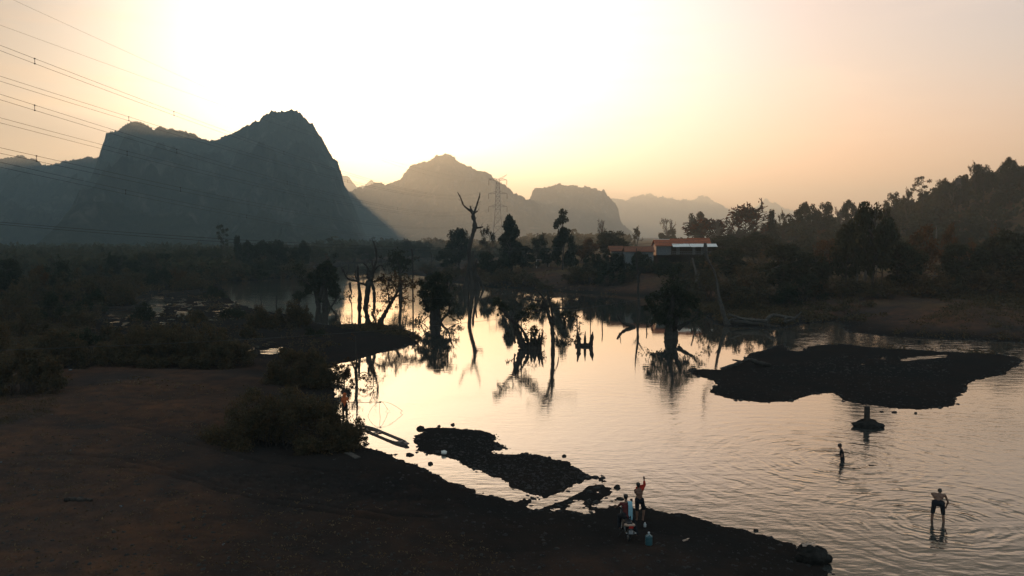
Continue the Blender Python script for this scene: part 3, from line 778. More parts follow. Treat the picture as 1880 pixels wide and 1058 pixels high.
def big_bush(px, base, top, wpx, label, mat='leaf_scrub', leaf=.12, seed=0, deep=.42, dens=1.0, bx=0.0):
    """a bush modelled at its real size: many stems, ragged clumps and stray shoots"""
    g = GT(px, base); Wd = wpx / FPX * g[1] / 2; D_ = max(Wd * deep, .5); g = g + np.array([0, D_ * .75, 0]); g[2] = max(float(hf(g[0], g[1])[0]), 0)
    H = max(P(px, top, g[1])[2] - g[2], .5); rng = rngof(3000 + seed); t = MB(); c = MB(); cl = []
    n = int((16 + 8.5 * Wd * D_) * dens)
    for k in range(n):
        r = math.sqrt(rng.random()) * .97; a = rng.random() * 6.28; x, y = math.cos(a) * r, math.sin(a) * r
        env = (1 - r ** 2.6) ** .75 * (.84 + .36 * vnoise(x * 2.2 + seed, y * 2.2, 5) + .16 * rng.random())
        z = H * max(env, .10) * (rng.uniform(.6, 1.0) if k % 2 else rng.uniform(.15, .65))
        s_ = np.clip(H * .20, .18, .65) * rng.uniform(.6, 1.25); cl.append((np.array([x * Wd, y * D_, max(z, .12)]), np.array([1, 1, rng.uniform(.7, 1.2)]) * s_))
    tips = []
    for cc, r in cl:
        p0 = np.array([cc[0] * .6, cc[1] * .6, -.1]); p = limb(rng, p0, cc, 5, .09); t.tube(p, np.linspace(.03, .008, 5), 4)
        for q in range(2):
            d = unit_(cc / np.array([Wd, D_, H]) * np.array([.8, .8, 1.0]) + rng.normal(0, .45, 3)); d[2] = abs(d[2]) * .9 + .05
            e_ = cc + d * rng.uniform(.25, .75) * (1.7 if rng.random() < .15 else 1) * np.clip(H / 2.2, .45, 1.3); p = limb(rng, cc, e_, 5, .1); t.tube(p, np.linspace(.010, .004, 5), 3); tips.extend(p[1:])
    for cc, r in cl:
        m = int(46 * (r[0] / leaf) ** 1.5 / 2.6); v = rng.normal(size=(m, 3)); v /= np.linalg.norm(v, axis=1)[:, None]; v *= (rng.random(m) ** .5)[:, None]; c.leaves(cc + v * r, leaf, rng)
    tp = np.repeat(np.array(tips), 5, 0); c.leaves(tp + rng.normal(0, leaf * .8, tp.shape), leaf * .85, rng)
    e = empty('bush', g - np.array([0, 0, .04])); t.build('stems', M['bark'], e); c.build('foliage', M[mat], e, smooth=False)
    return tag(e, label, 'bush')
def unit_(v): return v / (np.linalg.norm(v) + 1e-9)
for k, row in enumerate((
 (508, 832, 716, 300, 'large dark rounded bush on the near bank beside the canoe'),
 (300, 674, 585, 310, 'very wide dark bush across the left plain above the bare earth'),
 (545, 712, 630, 150, 'tawny-topped bush on the shore left of the forked sapling'),
 (535, 602, 550, 74, 'rounded dark bush on the low point left of the leafy drowned tree'),
 (478, 603, 560, 54, 'small bush left of the rounded one on the low point'),
 (30, 730, 590, 150, 'big scrubby bush at the left edge with thin brown leaves'),
 (95, 672, 600, 110, 'dark bush behind the big scrubby one at the left edge'),
 (640, 812, 765, 74, 'leafy end of the near bank bush reaching over the canoe bow'),
 (620, 706, 668, 56, 'fine leafed spray of bush hanging over the cove beside the forked sapling'),
 )):
    big_bush(*row, seed=k, leaf=(.075, .10, .085, .11, .11, .10, .11, .07, .07, .12, .12)[k] if k < 11 else .14, mat='leaf_brown' if k in (8,) else 'leaf_scrub')
big_bush(*EXTRA_BUSH, seed=40, leaf=.16)
for k, (px, b, t, w_) in enumerate(((1180, 503, 467, 60), (1128, 503, 461, 60), (1222, 506, 479, 50), (1288, 508, 474, 56), (1255, 510, 482, 44), (1090, 505, 466, 50))):
    big_bush(px, b, t, w_, 'leafy bush hiding the lower walls of the sheds and house', leaf=.24, seed=60 + k, mat='leaf')['group'] = 'bushes below the houses'
for k, (px, b, t, w_) in enumerate(((215, 562, 522, 60), (262, 590, 560, 50), (345, 532, 508, 70), (392, 548, 526, 46), (350, 592, 568, 60), (425, 586, 562, 50), (300, 520, 496, 60), (372, 517, 492, 56), (455, 622, 600, 40), (150, 640, 606, 70), (200, 625, 596, 60), (578, 618, 600, 40), (235, 545, 520, 46))):
    big_bush(px, b, t, w_, 'low ragged bush among the mud and pools of the left plain', leaf=.13, seed=80 + k, mat=('leaf_scrub', 'leaf')[k % 2])['group'] = 'bushes among the pools'
plant_px('bush', 690, 606, 580, 36, 'low leafy growth at the foot of the leaning leafy tree')
plant_px('bush', 764, 630, 604, 24, 'little tuft of leaves at the tip of the low point')

# ------------------------------------------------------------------ wooded hill on the right: one mass, with the trees of its skyline apart
def forest():
    rng = rngof(500); mb = MB(); n = 1300
    x = rng.uniform(72, 360, n); y = rng.uniform(205, 405, n)
    z = hf(x, y)
    for i in range(n):
        s = rng.uniform(2.2, 4.2) * (1 if z[i] > 9 else .8)
        k = int(26 + 18 * rng.random())
        for j in range(3):
            c = np.array([x[i], y[i], z[i] + s * .9]) + rng.normal(0, s * .38, 3)
            v = rng.normal(size=(k, 3)); v /= np.linalg.norm(v, axis=1)[:, None]; v *= (rng.random(k) ** .4)[:, None] * np.array([s * .55, s * .55, s * .6])
            mb.leaves(c + v, 1.0, rng, 1.6)
    return mb
fo = forest().build('forest', M['leaf'], smooth=False); tag(fo, 'dim forest covering the hill on the right', kind='stuff')
hill_rows = [('dense', 1478, 366, 40, 'round tree at the left end of the hill skyline'), ('dense', 1508, 362, 46, 'second round tree of the hill skyline with a domed top'), ('bare', 1540, 354, 26, 'thin upright tree standing in the dip of the hill skyline'),
 ('dense', 1556, 366, 34, 'low tree in the dip of the hill skyline right of the thin upright one'), ('sparse', 1665, 334, 34, 'bent tree leaning out over the lower hill skyline'), ('layered', 1691, 319, 22, 'flat-headed tree standing free halfway up the hill skyline'),
 ('bare', 1745, 309, 18, 'bare little tree standing free on the hill skyline'), ('dense', 1756, 311, 18, 'tiny dark tree next to the bare little one on the hill skyline'), ('sparse', 1790, 285, 40, 'wide tree at the shoulder where the hill skyline turns flat'),
 ('dense', 1805, 291, 44, 'dark tree on the top of the hill next to the wide shoulder tree'), ('dense', 1846, 288, 44, 'topmost dark tree on the hill near the right edge of the picture'), ('dense', 1872, 297, 34, 'dark tree on the hill top at the right edge of the picture'),
 ('mid', 1730, 325, 30, 'rounded tree below the bare little one on the hill skyline'), ('mid', 1640, 350, 40, 'rounded tree low on the hill skyline left of the bent one')]
for k, px, top, wpx, lab in hill_rows:
    Y = 300.0; x = P(px, 435, Y)[0]; z = float(hf(x, Y)[0]); zt = P(px, top, Y)[2]
    H = min(max(zt - z, 3.0), 17); plant(k, (x, Y, zt - H), max(wpx / FPX * Y, H * .6), H, lab)
# pale trunks on the slope and denser middle trees in front of it
for k in range(34):
    rng = PR; x = rng.uniform(85, 300); Y = rng.uniform(212, 300); z = float(hf(x, Y)[0])
    kind = ('dense', 'mid', 'dense', 'sparse', 'brown')[k % 5]; H = rng.uniform(6, 10)
    plant(kind, (x, Y, z - .3), H * rng.uniform(.6, .95), H, 'one of the many dim trees mixed into the forest on the right hill', 'trees on the hill slope')

def woodland():
    rng = rngof(520); mb = MB(); n = 1500
    px = rng.uniform(-200, 1150, n); Y = rng.uniform(380, 950, n); w_ = px < 560; Y[w_] = rng.uniform(300, 600, w_.sum()); q_ = rng.random(n) < .35; px[q_] = rng.uniform(-200, 420, q_.sum()); Y[q_] = rng.uniform(225, 390, q_.sum()); X = (px - 940) / 1500 * Y
    d = -sdist(LAKE, X, Y); h = hf(X, Y)
    for i in range(n):
        if d[i] < 8: continue
        s = rng.uniform(3.0, 5.5) * (.62 if px[i] < 560 else .9); k = 16
        for j in range(3):
            c = np.array([X[i], Y[i], h[i] + s * .8]) + rng.normal(0, s * .5, 3) * np.array([1.6, 1.6, .6])
            v = rng.normal(size=(k, 3)); v /= np.linalg.norm(v, axis=1)[:, None]; v *= np.array([s * .8, s * .8, s * .6])
            mb.leaves(c + v, 2.2, rng, 1.5)
    return mb
wo = woodland().build('woodland', M['leaf_mid'], smooth=False); tag(wo, 'distant dark woodland covering the plain before the mountains', kind='stuff')
# ------------------------------------------------------------------ dead and drowned trees standing in the river
def trace(pts, Y, wob=0.0, seed=0, n=4):
    """centre line through photo points at depth Y, bent a little towards and away from the viewer; pts: (px,py,width px)"""
    rng = rngof(seed)
    a = np.array([p[:2] for p in pts], float); wd = np.array([p[2] for p in pts], float)
    t = np.arange(len(a)); tt = np.linspace(0, len(a) - 1, (len(a) - 1) * n + 1)
    px = np.interp(tt, t, a[:, 0]); py = np.interp(tt, t, a[:, 1]); wd = np.interp(tt, t, wd)
    if len(a) > 2:   # soften the corners
        for _ in range(2):
            px[1:-1] = (px[:-2] + 2 * px[1:-1] + px[2:]) / 4; py[1:-1] = (py[:-2] + 2 * py[1:-1] + py[2:]) / 4
    L = math.hypot(px[-1] - px[0], py[-1] - py[0]) * Y / FPX
    yo = np.cumsum(rng.normal(0, 1, len(px))) ; yo = (yo - yo[0]) / (np.abs(yo).max() + 1e-6) * wob * L
    V = np.stack([P(x, y, Y + o) for x, y, o in zip(px, py, yo)])
    r = wd * .5 * Y / FPX
    r = r * (1 + rng.normal(0, .13, len(r)))
    return V, np.maximum(r, .012)

def wood(mb, pts, Y, seed=0, wob=.12, sides=8, foot=True):
    V, r = trace(pts, Y, wob, seed)
    mb.tube(V, r, sides)
    return V

def twigs(mb, V, rng, n, L, r=.02, up=.5, lo=.4):
    tips = []
    for k in range(n):
        i = rng.integers(int(len(V) * lo), len(V)); d = rng.normal(size=3); d[2] = abs(d[2]) * up + rng.normal(0, .2); d /= np.linalg.norm(d)
        p = limb(rng, V[i], V[i] + d * L * rng.uniform(.4, 1), 5, .10)
        mb.tube(p, np.linspace(r, r * .35, 5), 4); tips.extend(p[2:])
        if rng.random() < .6:
            d2 = d + rng.normal(0, .5, 3); q = limb(rng, p[2], p[2] + d2 * L * .4, 4, .1); mb.tube(q, np.linspace(r * .6, r * .3, 4), 3); tips.extend(q[1:])
    return tips

def drowned(name, px, base, limbs, label, mat='dead_wood', group=None, Y=None, seed=0, ntw=0, twl=1.0, twr=.02, crown=None, crown_mat='leaf', leaf=.16, per=60, cat='tree', wob=.1, extra=None, sink=.35):
    """limbs: list of pixel polylines; crown: list of (px,py,radius px) leaf clumps"""
    g = GT(px, base)
    if Y is None: Y = g[1]
    z0 = min(float(hf(g[0], Y)[0]), 0)
    e = empty(name, (g[0], Y, max(float(hf(g[0], Y)[0]), 0.0) if z0 >= 0 else 0.0))
    org = np.array(e.location)
    rng = rngof(900 + seed); t = MB(); tips = []; allV = []
    for k, l in enumerate(limbs):
        V, r = trace(l, Y, wob if k else wob * .4, seed * 31 + k)
        if k == 0 or (abs(l[0][1] - base) < 7):     # rooted limb: carry it down below the water or soil
            V = np.concatenate([[V[0] + np.array([0, 0, -sink * 2.0]), V[0] + np.array([0, 0, -sink * .4])], V]); r = np.concatenate([[r[0] * 1.15, r[0] * 1.08], r])
        t.tube(V - org, r, 8 if r.max() > .08 else 5)
        allV.append(V)
    if ntw:
        for V in allV: tips += twigs(t, V - org, rng, max(1, ntw // len(allV)), twl, twr)
    if extra: extra(t, org, Y, rng)
    o = t.build('trunk', M[mat], e)
    if crown:
        c = MB(); cl = []
        for (x, y, rr) in crown:
            R_ = rr * Y / FPX
            cc = P(x, y, Y + rng.uniform(-.7, .7) * R_ * 1.2) - org
            cl.append((cc, np.array([R_, R_, R_ * .85])))
        for cc, R_ in cl:
            n = int(per * (R_[0] ** 1.5) * 13) + 14
            v = rng.normal(size=(n, 3)); v /= np.linalg.norm(v, axis=1)[:, None]; v *= (rng.random(n) ** .5)[:, None]
            c.leaves(cc + v * R_, leaf, rng)
        if tips:
            tp = np.repeat(np.array(tips), 7, 0); c.leaves(tp + rng.normal(0, .13 * (leaf / .16), tp.shape), leaf * .9, rng)
        c.build('crown', M[crown_mat], e, smooth=False)
    return tag(e, label, cat, group)

# the tall dead forked tree
drowned('dead_tree', 866, 531, [
    [(868,531,15),(867,520,11),(864,500,9),(862,478,8),(861,460,8),(864,445,8),(869,427,7.5),(872,416,8),(871,405,7),(868.5,398,8),(869,390,5)],
    [(869,394,5),(864,387,4),(857,383,3.4),(850,376,3),(848,369,2.6),(845,362,2.2),(840,353,1.4)],
    [(869.5,393,5),(874,381,3.6),(877,371,3),(881,359,2.2),(881,354,1.2)],
    [(868.5,391,3.5),(864,382,3),(863,378,2)], [(872,391,3),(877,387.5,2)], [(872,418,5),(880,418.5,3.5),(887,416.5,2.5)],
    [(880,531,7),(874,505,6),(868,480,5),(868,462,4)], [(857,531,8),(858,505,6),(861,480,5)], [(888,531,5),(882,515,4),(872,500,3)], [(851,531,5),(855,512,4),(862,492,3)], [(875,531,6),(872,500,4),(875,478,2.5)]],
    'tall dead tree forking into two bare branches at the top, standing in the water', ntw=40, twl=1.6, twr=.035, seed=1, wob=.07)
# leafy drowned tree, left
drowned('drowned_tree', 593, 565, [
    [(597,566,13),(597,550,10),(597,530,8),(600,505,6),(602,488,3)], [(585,564,9),(583,552,8),(579,534,7),(575,520,5),(570,508,3)], [(586,556,8),(592,527,7),(597,514,5),(597,495,3)],
    [(608,564,3),(614,555,4),(622,543,3),(624,533,2)], [(607,566,3),(601,550,2.5)], [(560,520,3),(553,508,2.5),(552,494,1.6)], [(585,540,3),(566,522,2.5),(558,514,2)]],
    'leafy drowned tree with twin pale trunks left of the bare leaning trunks', seed=2, ntw=60, twl=2.6, twr=.03,
    crown=[(590,492,9),(600,487,10),(609,496,10),(584,503,11),(598,505,12),(612,511,11),(578,517,11),(592,520,11),(606,525,11),(616,526,8),(570,528,9),(612,538,9),(618,544,6),(583,533,8),(566,535,7),(620,534,6),(604,515,12),(573,506,8)], leaf=.20, per=34)
drowned('drowned_bush', 549, 560, [[(549,562,4),(547,548,3),(548,536,2)], [(549,556,3),(540,542,2)], [(549,556,3),(556,540,2)]], 'small leafy bush standing in the still water left of the leafy drowned tree', seed=3, cat='bush', ntw=6, twl=.7,
        crown=[(548,538,6),(541,543,5),(556,542,6),(548,546,6)], leaf=.16, per=40)
# bare trunks on the low point
drowned('bare_tree', 660, 592, [
    [(660,593,8),(660,575,7),(660,558,9),(661,543,7),(658.5,525,5),(657,508,5),(657,488,3)], [(657,516,4.5),(648,515,4.5),(640,513,4),(634,507,3),(630,494,2)], [(658,520,3),(651,505,2),(653,498,1.5)], [(661,520,4),(667,521,4),(673,525,4)],
    [(634,508,2),(637,500,1.2)], [(630,500,1.5),(627,492,1)]],
    'left one of the two thick bare trunks, with a crooked side branch', seed=4, ntw=36, twl=1.2, twr=.022)
drowned('bare_tree', 676, 593, [
    [(676,594,11),(673.5,577,10),(670.5,567,9),(673,553,11),(675.5,530,11),(678,517,14),(681,508,13),(685,498,7),(689,485,4),(692,478,3.5),(691,463,4),(688.5,452,3),(684,440,1.4)], [(676,512,6),(674,502,4),(677,495,4),(672,487,3),(667,484,2)],
    [(684,518,5),(693,516,4),(700,510,3),(706,506,1.6)], [(687,575,4),(687.5,552,6),(687,534,6),(683,520,6)], [(688,500,3),(684,490,2),(683,480,1.4)], [(686,498,3.5),(693,490,2.5),(700,486,2),(706,497,1.6)], [(682,505,3),(679,497,2)],[(678,510,5),(683,497,3)]],
    'right one of the two thick bare trunks, rising in a tall crooked spike', seed=5, ntw=60, twl=1.5, twr=.026)
drowned('snapped_snag', 645, 577, [[(646.5,580,2),(645.5,555,2),(640,550,2.4),(646,538,2.2),(643,530,4),(642,519,4)], [(645,552,1.8),(641,549,1.6)]], 'thin crooked snag in the bright water left of the bare trunks', seed=6, cat='snag', wob=.05)
# leaning leafy tree
drowned('leaning_tree', 700, 592, [[(697,594,12),(702,585,9),(709,572,8),(715,561,7),(722,549,6),(730,536,5),(734,524,3)], [(715,562,4),(714,548,3),(711,530,2),(713,515,1.4)], [(724,545,3.5),(736,541,3),(742,553,2),(744,562,1.2)], [(691,593,3),(686,583,4),(682,573,3)], [(730,536,3),(745,527,2),(758,522,1.4)],[(730,537,3),(722,520,2),(716,508,1.3)]],
    'leaning tree with sparse rusty leaves beside the bare trunks', mat='bark', seed=7, ntw=60, twl=2.2, twr=.02,
    crown=[(705,540,14),(718,528,15),(700,520,12),(735,520,14),(748,524,10),(712,556,12),(740,552,8),(725,512,10),(760,524,10),(706,570,10),(730,565,8)], crown_mat='leaf_brown', leaf=.16, per=5)
# bush crowned stump
drowned('stump_tree', 798, 592, [[(795,593,15),(794,584,13),(795,572,11),(798,555,9),(800,535,7),(798,515,4)],[(804,593,13),(805,584,11),(804,570,10),(806,552,7),(810,532,4)], [(809,590,6),(816,582,4),(824,575,4),(826,560,3),(829,552,3),(834,546,1.5)], [(814,575,2.5),(826,582,2),(842,590.5,1.4)], [(786,580,2),(777,589,1.6),(768,597,1)], [(826,556,2),(829,566,1.5)], [(822,545,3),(821,525,3),(822,511,4),(829,509,3)]],
    'thick stump crowned with a dense dark bush, right of the leaning tree', seed=8, ntw=60, twl=1.9,
    crown=[(790,512,10),(803,508,12),(813,516,9),(783,528,12),(797,525,14),(812,530,12),(775,540,11),(790,543,14),(806,545,14),(819,545,10),(780,556,11),(795,560,13),(809,560,11),(818,556,8),(772,520,7),(786,568,8)], leaf=.17, per=42)
drowned('dead_tree', 735, 538, [[(736,540,8),(735,520,7),(735,505,6),(733,485,4),(732,468,2)], [(735,505,3),(745,490,2.4),(752,474,1.4)], [(734,500,3),(722,488,2.2),(716,478,1.3)], [(734,492,3),(726,474,2)]], 'feathery half-bare tree before the far bright reach of water', seed=9, ntw=30, twl=2.2, twr=.03,
        crown=[(735,474,8),(722,480,7),(748,480,8),(735,490,8),(725,494,6),(745,494,6)], leaf=.3, per=6)
drowned('bird_perch_stake', 758, 545, [[(758,545,3),(758,514,3),(757.5,480,3),(757,464,3),(755,457,2)]], 'straight dead stake with a lumpy top behind the leaning tree', seed=10, cat='stake', wob=.02)
drowned('dead_tree', 791, 503, [[(791,504,3),(792,485,2.4),(793,472,1.6),(790,462,1)], [(792,483,1.5),(797,474,1)]], 'thin bare shoot on the dark spit behind the bush-crowned stump', seed=11, cat='snag', ntw=4, twl=1.5)
# broken stump cluster
drowned('broken_stump', 966, 640, [
    [(962,640,16),(957,628,15),(952,616,12),(948,603,10),(943,592,8),(935,583,7),(928,577,5),(921,569,3)], [(972,639,10),(968,624,7),(963,612,5),(956,602,4),(949,594,4),(945,590,4)], [(946,630,4),(944,622,3.5),(944,608,5),(946,598,1.5)], [(976,639,9),(976,628,8),(975,612,1.2)], [(983,640,10),(982,625,7),(981.5,611,1)],
    [(989,637,8),(989.5,622,6),(991,610,1)], [(992,634,7),(994.5,620,6),(997.5,606,1.2)], [(957,623,4),(957,590,2),(956,575,1.4)], [(940,614,1.5),(939,618,2),(944,622,2)], [(997,622,1),(1001,629,1),(999,638,1)], [(969,640,14),(968,630,9)], [(980,641,14),(979,630,9)], [(946,594,4),(957,584,3),(968,576,2.4),(978,570,2)], [(930,578,3),(918,560,2),(912,552,1.4)],[(938,586,3),(944,570,2),(950,560,1.4)]],
    'jagged cluster of broken stumps with one limb leaning left, in open water', seed=12, ntw=40, twl=1.3, twr=.02, sink=.5,
    crown=[(912,553,9),(922,560,8),(930,566,7),(918,568,6),(958,578,8),(968,570,8),(977,565,8),(972,582,8),(982,574,7),(985,562,6),(963,588,6),(950,583,6)], leaf=.13, per=20)
drowned('drowned_bush', 983, 608, [[(983,612,2),(982,603,2),(981,597,1.5)], [(983,608,1.5),(977,600,1)]], 'small tuft of brown leaves behind the jagged stumps', seed=13, cat='bush', crown=[(982,601,6),(977,605,5),(985,606,4)], crown_mat='leaf_brown', leaf=.12, per=30)
def spikes(t, org, Y, rng):
    c0 = P(1001, 563, Y) - org
    for k in range(30):
        d = rng.normal(size=3); d[2] = d[2] * .7 + .15; d /= np.linalg.norm(d); p = limb(rng, c0 + d * .2, c0 + d * rng.uniform(.6, 1.5), 5, .08); t.tube(p, np.linspace(.06, .012, 5), 5)
drowned('snag', 1015, 647, [[(1015,648,7),(1015,625,7),(1014.5,608,7),(1012,594,7),(1009,585,6),(1006,573,6),(1003,564,12)], [(1015,600,5),(1014,573,5),(1010,556,6),(1007,545,4),(1005,535,1.6)], [(1018,610,2),(1021,617,2),(1024,624,2.2),(1025.5,638,1.5)], [(1002,566,10),(1000,553,7),(997,545,5),(990,537,3),(982,530.5,1.5)], [(1016,567,4),(1032,566,3.4),(1047,566,3),(1060,565.5,4)],
    [(1017.5,598,2.5),(1017.5,582,2.5)], [(1010,550,3),(1016,545,2),(1021,546,1.2)], [(996,566,4),(985,572,3),(976,571,2)], [(993,553,3),(978,551,2.4),(966,549,1.6)], [(972,554,2),(966,548,1.4)]],
    'slender snag with a bristling burst of broken twigs at its top', seed=14, wob=.06, sink=.5, extra=spikes)
drowned('drowned_bush', 1038, 603, [[(1038,604,2.4),(1037,590,2.4),(1038,576,2)], [(1038,590,2),(1028,580,1.4),(1022,572,1)], [(1038,584,2),(1048,576,1.6),(1058,580,1.2),(1060,606,1.2)], [(1036,600,1.6),(1030,607,1),(1026,611,1)]], 'thin drowned bush with drooping twigs right of the bristling snag', seed=15, cat='bush', ntw=40, twl=.9, twr=.014,
        crown=[(1036,578,7),(1044,574,6),(1030,578,5),(1040,588,6),(1050,582,5),(1036,594,5)], leaf=.11, per=16)
drowned('stump', 1074, 636, [[(1063,636,9),(1062.5,622,8),(1060,607,1.5)], [(1074,637,6),(1074,622,4.5),(1074.5,608,1)], [(1084,636,9),(1086,624,8),(1088.5,609,1.5)], [(1058,632,4),(1066,634,6),(1076,634,8),(1088,634,6)]], 'low stump with three separate prongs standing clear in open water', seed=16, cat='stump', wob=.03, sink=.5)
for k, (px, b, tp, wd, lab) in enumerate(((1060, 607, 581, 2.4, 'short thin stake behind the left prong of the three-pronged stump'), (1084, 609, 568, 1.8, 'thin upright stick behind the three-pronged stump'), (1105.5, 600, 572, 2.0, 'thin upright stick standing alone right of the three-pronged stump'),
        (825, 548, 520, 3, 'bent stake in the water between the bush-crowned stump and the tall dead tree'), (540, 545, 528, 2, 'thin stake in the dark still water of the left bay'), (507, 560, 543, 2.4, 'forked stake near the dark left bay shore'), (480, 558, 541, 2, 'slim stick in the dark left bay'), (432, 566, 553, 4, 'stubby post on the muddy edge of the left bay'),
        (1187, 606, 590, 2.2, 'small twiggy stick between the curved log and the round leafy tree'), (667, 512, 499, 2, 'little stake far out in the bright reach'), (640, 490, 483, 3, 'dark stub at the far end of the bright reach'), (650, 489, 484, 3, 'low dark stub in the far bright reach beside the shore'))):
    drowned('stake', px, b, [[(px, b, wd), (px + (k % 3 - 1) * .8, (b + tp) / 2, wd), (px + (k % 2), tp, wd * .6)]], lab, seed=30 + k, cat='stake', wob=.02, ntw=3 if k in (8, 5) else 0, twl=.5)
drowned('curved_log', 1160, 601, [[(1168,601.5,3),(1162,599,7),(1154,597,7.5),(1148,595,6),(1142,591,6),(1137,586,5),(1135,581,4),(1133,578,2)], [(1138,588,2),(1139.5,578,1.6),(1140,571,1)]], 'curved log whose end lifts out of the water like a tusk', seed=17, cat='log', wob=.05, sink=.2)
drowned('dead_tree', 1172, 568, [[(1173,569,6),(1172.5,555,5),(1171,535,4.4),(1172.5,510,4),(1170,490,3.4),(1168,470,2.4),(1168.5,456,1.4)], [(1172,508,3),(1177,499,2.4),(1184,490,1.4)], [(1171,515,2.4),(1166,505,1.6)], [(1169,480,2),(1176,470,1.2)]], 'straight slim dead trunk standing at the water below the pale-walled shed', seed=18, ntw=18, twl=1.2, twr=.03, wob=.03)
drowned('drowned_tree', 1232, 621, [[(1228,622,17),(1227,610,15),(1228,596,13),(1231,575,10),(1235,555,7),(1237,535,4)],[(1238,622,14),(1239,610,12),(1238,596,11),(1244,578,8),(1252,556,5)], [(1244,604,10),(1256,596,7),(1266,591.5,6),(1274,587,5),(1279,580,4),(1282,574,2.4)], [(1226,598,6),(1216,592,5),(1208,590,2)], [(1236,545,3),(1236,530,2.4),(1233,517,2),(1238,505,1.8),(1244,497,1)], [(1237,532,2),(1241,525,1.4)], [(1222,594,2),(1213,590,1.6),(1205,592,1.2),(1196,595,1)]],
    'round leafy tree on a short thick trunk in the water, right of the curved log', seed=19, ntw=80, twl=1.9,
    crown=[(1205,545,13),(1195,560,12),(1210,566,13),(1222,538,14),(1225,556,15),(1238,533,13),(1240,551,16),(1252,540,13),(1258,556,14),(1270,550,11),(1275,563,9),(1230,575,13),(1246,574,13),(1214,580,10),(1260,576,9),(1200,572,9),(1190,550,8),(1185,566,6),(1237,590,9),(1280,552,6),(1218,590,6)], leaf=.16, per=24)
drowned('dead_tree', 1336, 597, [[(1336,598,12),(1331,585,8),(1324,562,6),(1319,540,5),(1316,515,4.5),(1311,497,4),(1303,484,3.5),(1297,472,6),(1295.5,458,6.5),(1294.5,446,5)], [(1330,566,2.4),(1322,556,2.2),(1315,546,1.6)], [(1334,592,5),(1346,585,4),(1356,587,2)]], 'leaning dead trunk rising from the driftwood, its top dark before the house veranda', seed=20, wob=.03, ntw=8, twl=1.3, mat='driftwood')
drowned('dead_tree', 1279, 545, [[(1279,546,5),(1277,525,4),(1280,508,4),(1275,490,3),(1271,474,2)], [(1279,512,2),(1285,500,1.2)]], 'pale thin dead trunk before the thicket under the right end of the house', seed=21, mat='bark_pale', ntw=6, twl=1.2)
# forked sapling by the cove
drowned('forked_sapling', 654, 706, [[(655,708,4.6),(654.5,695,5),(653,680,6),(655,668,3.4),(653.5,645,2.4),(652.5,617,1.6)], [(652.5,680,3.4),(647,668,3),(645,659,2.4)], [(655,690,2),(668,682,1.6),(678,688,1.4),(690,692,1.2),(693,697,1),(688,702,1),(676,701,1)], [(655,700,2),(664,694,1.4),(672,697,1.2)], [(654,712,3),(649,704,2)]],
    'forked sapling standing in the cove with looping thin twigs', mat='bark', seed=22, cat='tree', ntw=22, twl=.9, twr=.012, crown=[(640,690,6),(632,697,7),(625,684,7),(638,680,5)], crown_mat='leaf_brown', leaf=.09, per=26)
# driftwood
def log(name, pts, Y, lab, group=None, mat='driftwood', seed=0):
    mb = MB()
    for k, l in enumerate(pts):
        V, r = trace(l, Y, .15, seed + k)
        mb.tube(V, r, 8)
    o = mb.build(name, M[mat]); c = np.array([v.co[:] for v in o.data.vertices]).mean(0); return tag(o, lab, 'log', group)
Yd = G(1400, 602)[1] + 1.5
log('driftwood_log', [[(1336,577,4),(1348,581,6),(1362,586,6),(1385,588,6),(1408,590,6)]], Yd, 'long pale log at the left of the driftwood heap on the right bank', seed=50)
log('driftwood_log', [[(1405,600,7),(1408,588,7),(1414,580,6),(1424,578,6),(1443,583,6),(1460,584,5)], [(1443,583,4),(1440,592,4)]], Yd - .6, 'arched log in the middle of the driftwood heap', seed=54)
log('driftwood_log', [[(1440,592,6),(1455,588,6),(1464,581,4),(1471,573,2.5)]], Yd + .6, 'log at the right end of the driftwood heap with its tip raised', seed=58)
log('driftwood_log', [[(1345,590,7),(1370,593,8),(1398,597,7),(1430,600,6)]], Yd - .3, 'low dark log lying along the waterline under the driftwood heap', mat='dead_wood', seed=62)
log('driftwood_log', [[(1350,580,3),(1372,590,3),(1395,600,2.4)], [(1372,590,2),(1390,588,1.6)]], Yd + .2, 'thin branch lying across the driftwood heap', seed=66)
Yi = G(1350, 676)[1]
log('forked_log', [[(1308,681,3),(1330,676,5),(1352,668,6),(1368,662,6),(1378,660,5),(1388,662,4)], [(1362,664,4),(1352,662,3.6),(1345,661,2.4)]], Yi, 'pale forked branch lying at the left end of the gravel island', seed=70)
log('log', [[(1378,661,5),(1390,666,9),(1404,669,9),(1416,671,5)]], Yi - .6, 'short thick log beside the forked branch on the gravel island', mat='dead_wood', seed=73)
Yl = GT(145, 921)[1]
log('burnt_log', [[(120,918,9),(132,917,11),(146,919,11),(158,919,8),(168,918,6)], [(140,921,5),(158,922,6),(167,920,4)]], Yl, 'short charred log on the bare earth at the lower left', mat='dead_wood', seed=77)
# ------------------------------------------------------------------ houses, poles, pylon, wires
M['roof'] = mat_simple('orange_tiles', (.20, .055, .026), (.34, .10, .045), 2.2, .8, .2)
M['roof_brown'] = mat_simple('rusted_tin', (.13, .048, .026), (.20, .075, .04), 2.5, .8, .2)
M['plank'] = mat_simple('grey_blue_boards', (.09, .105, .115), (.15, .17, .18), 3.5, .8, .2)
M['white_wall'] = mat_simple('whitewash', (.11, .125, .13), (.19, .205, .205), 1.5, .8, .2)
M['dark_wood'] = mat_simple('dark_timber', (.02, .017, .014), (.05, .04, .03), 4, .85, .2)
M['tin'] = mat_simple('white_tin', (.62, .60, .56), (.78, .76, .72), 2, .45, .4)
M['steel'] = mat_simple('galvanised_steel', (.16, .165, .17), (.24, .245, .25), 3, .55, .4, metal=.6)
M['concrete'] = mat_simple('concrete_pole', (.10, .098, .094), (.17, .165, .155), 5, .85, .2)
M['wire'] = mat_simple('wire', (.035, .035, .036), (.05, .05, .05), 3, .6, .3)
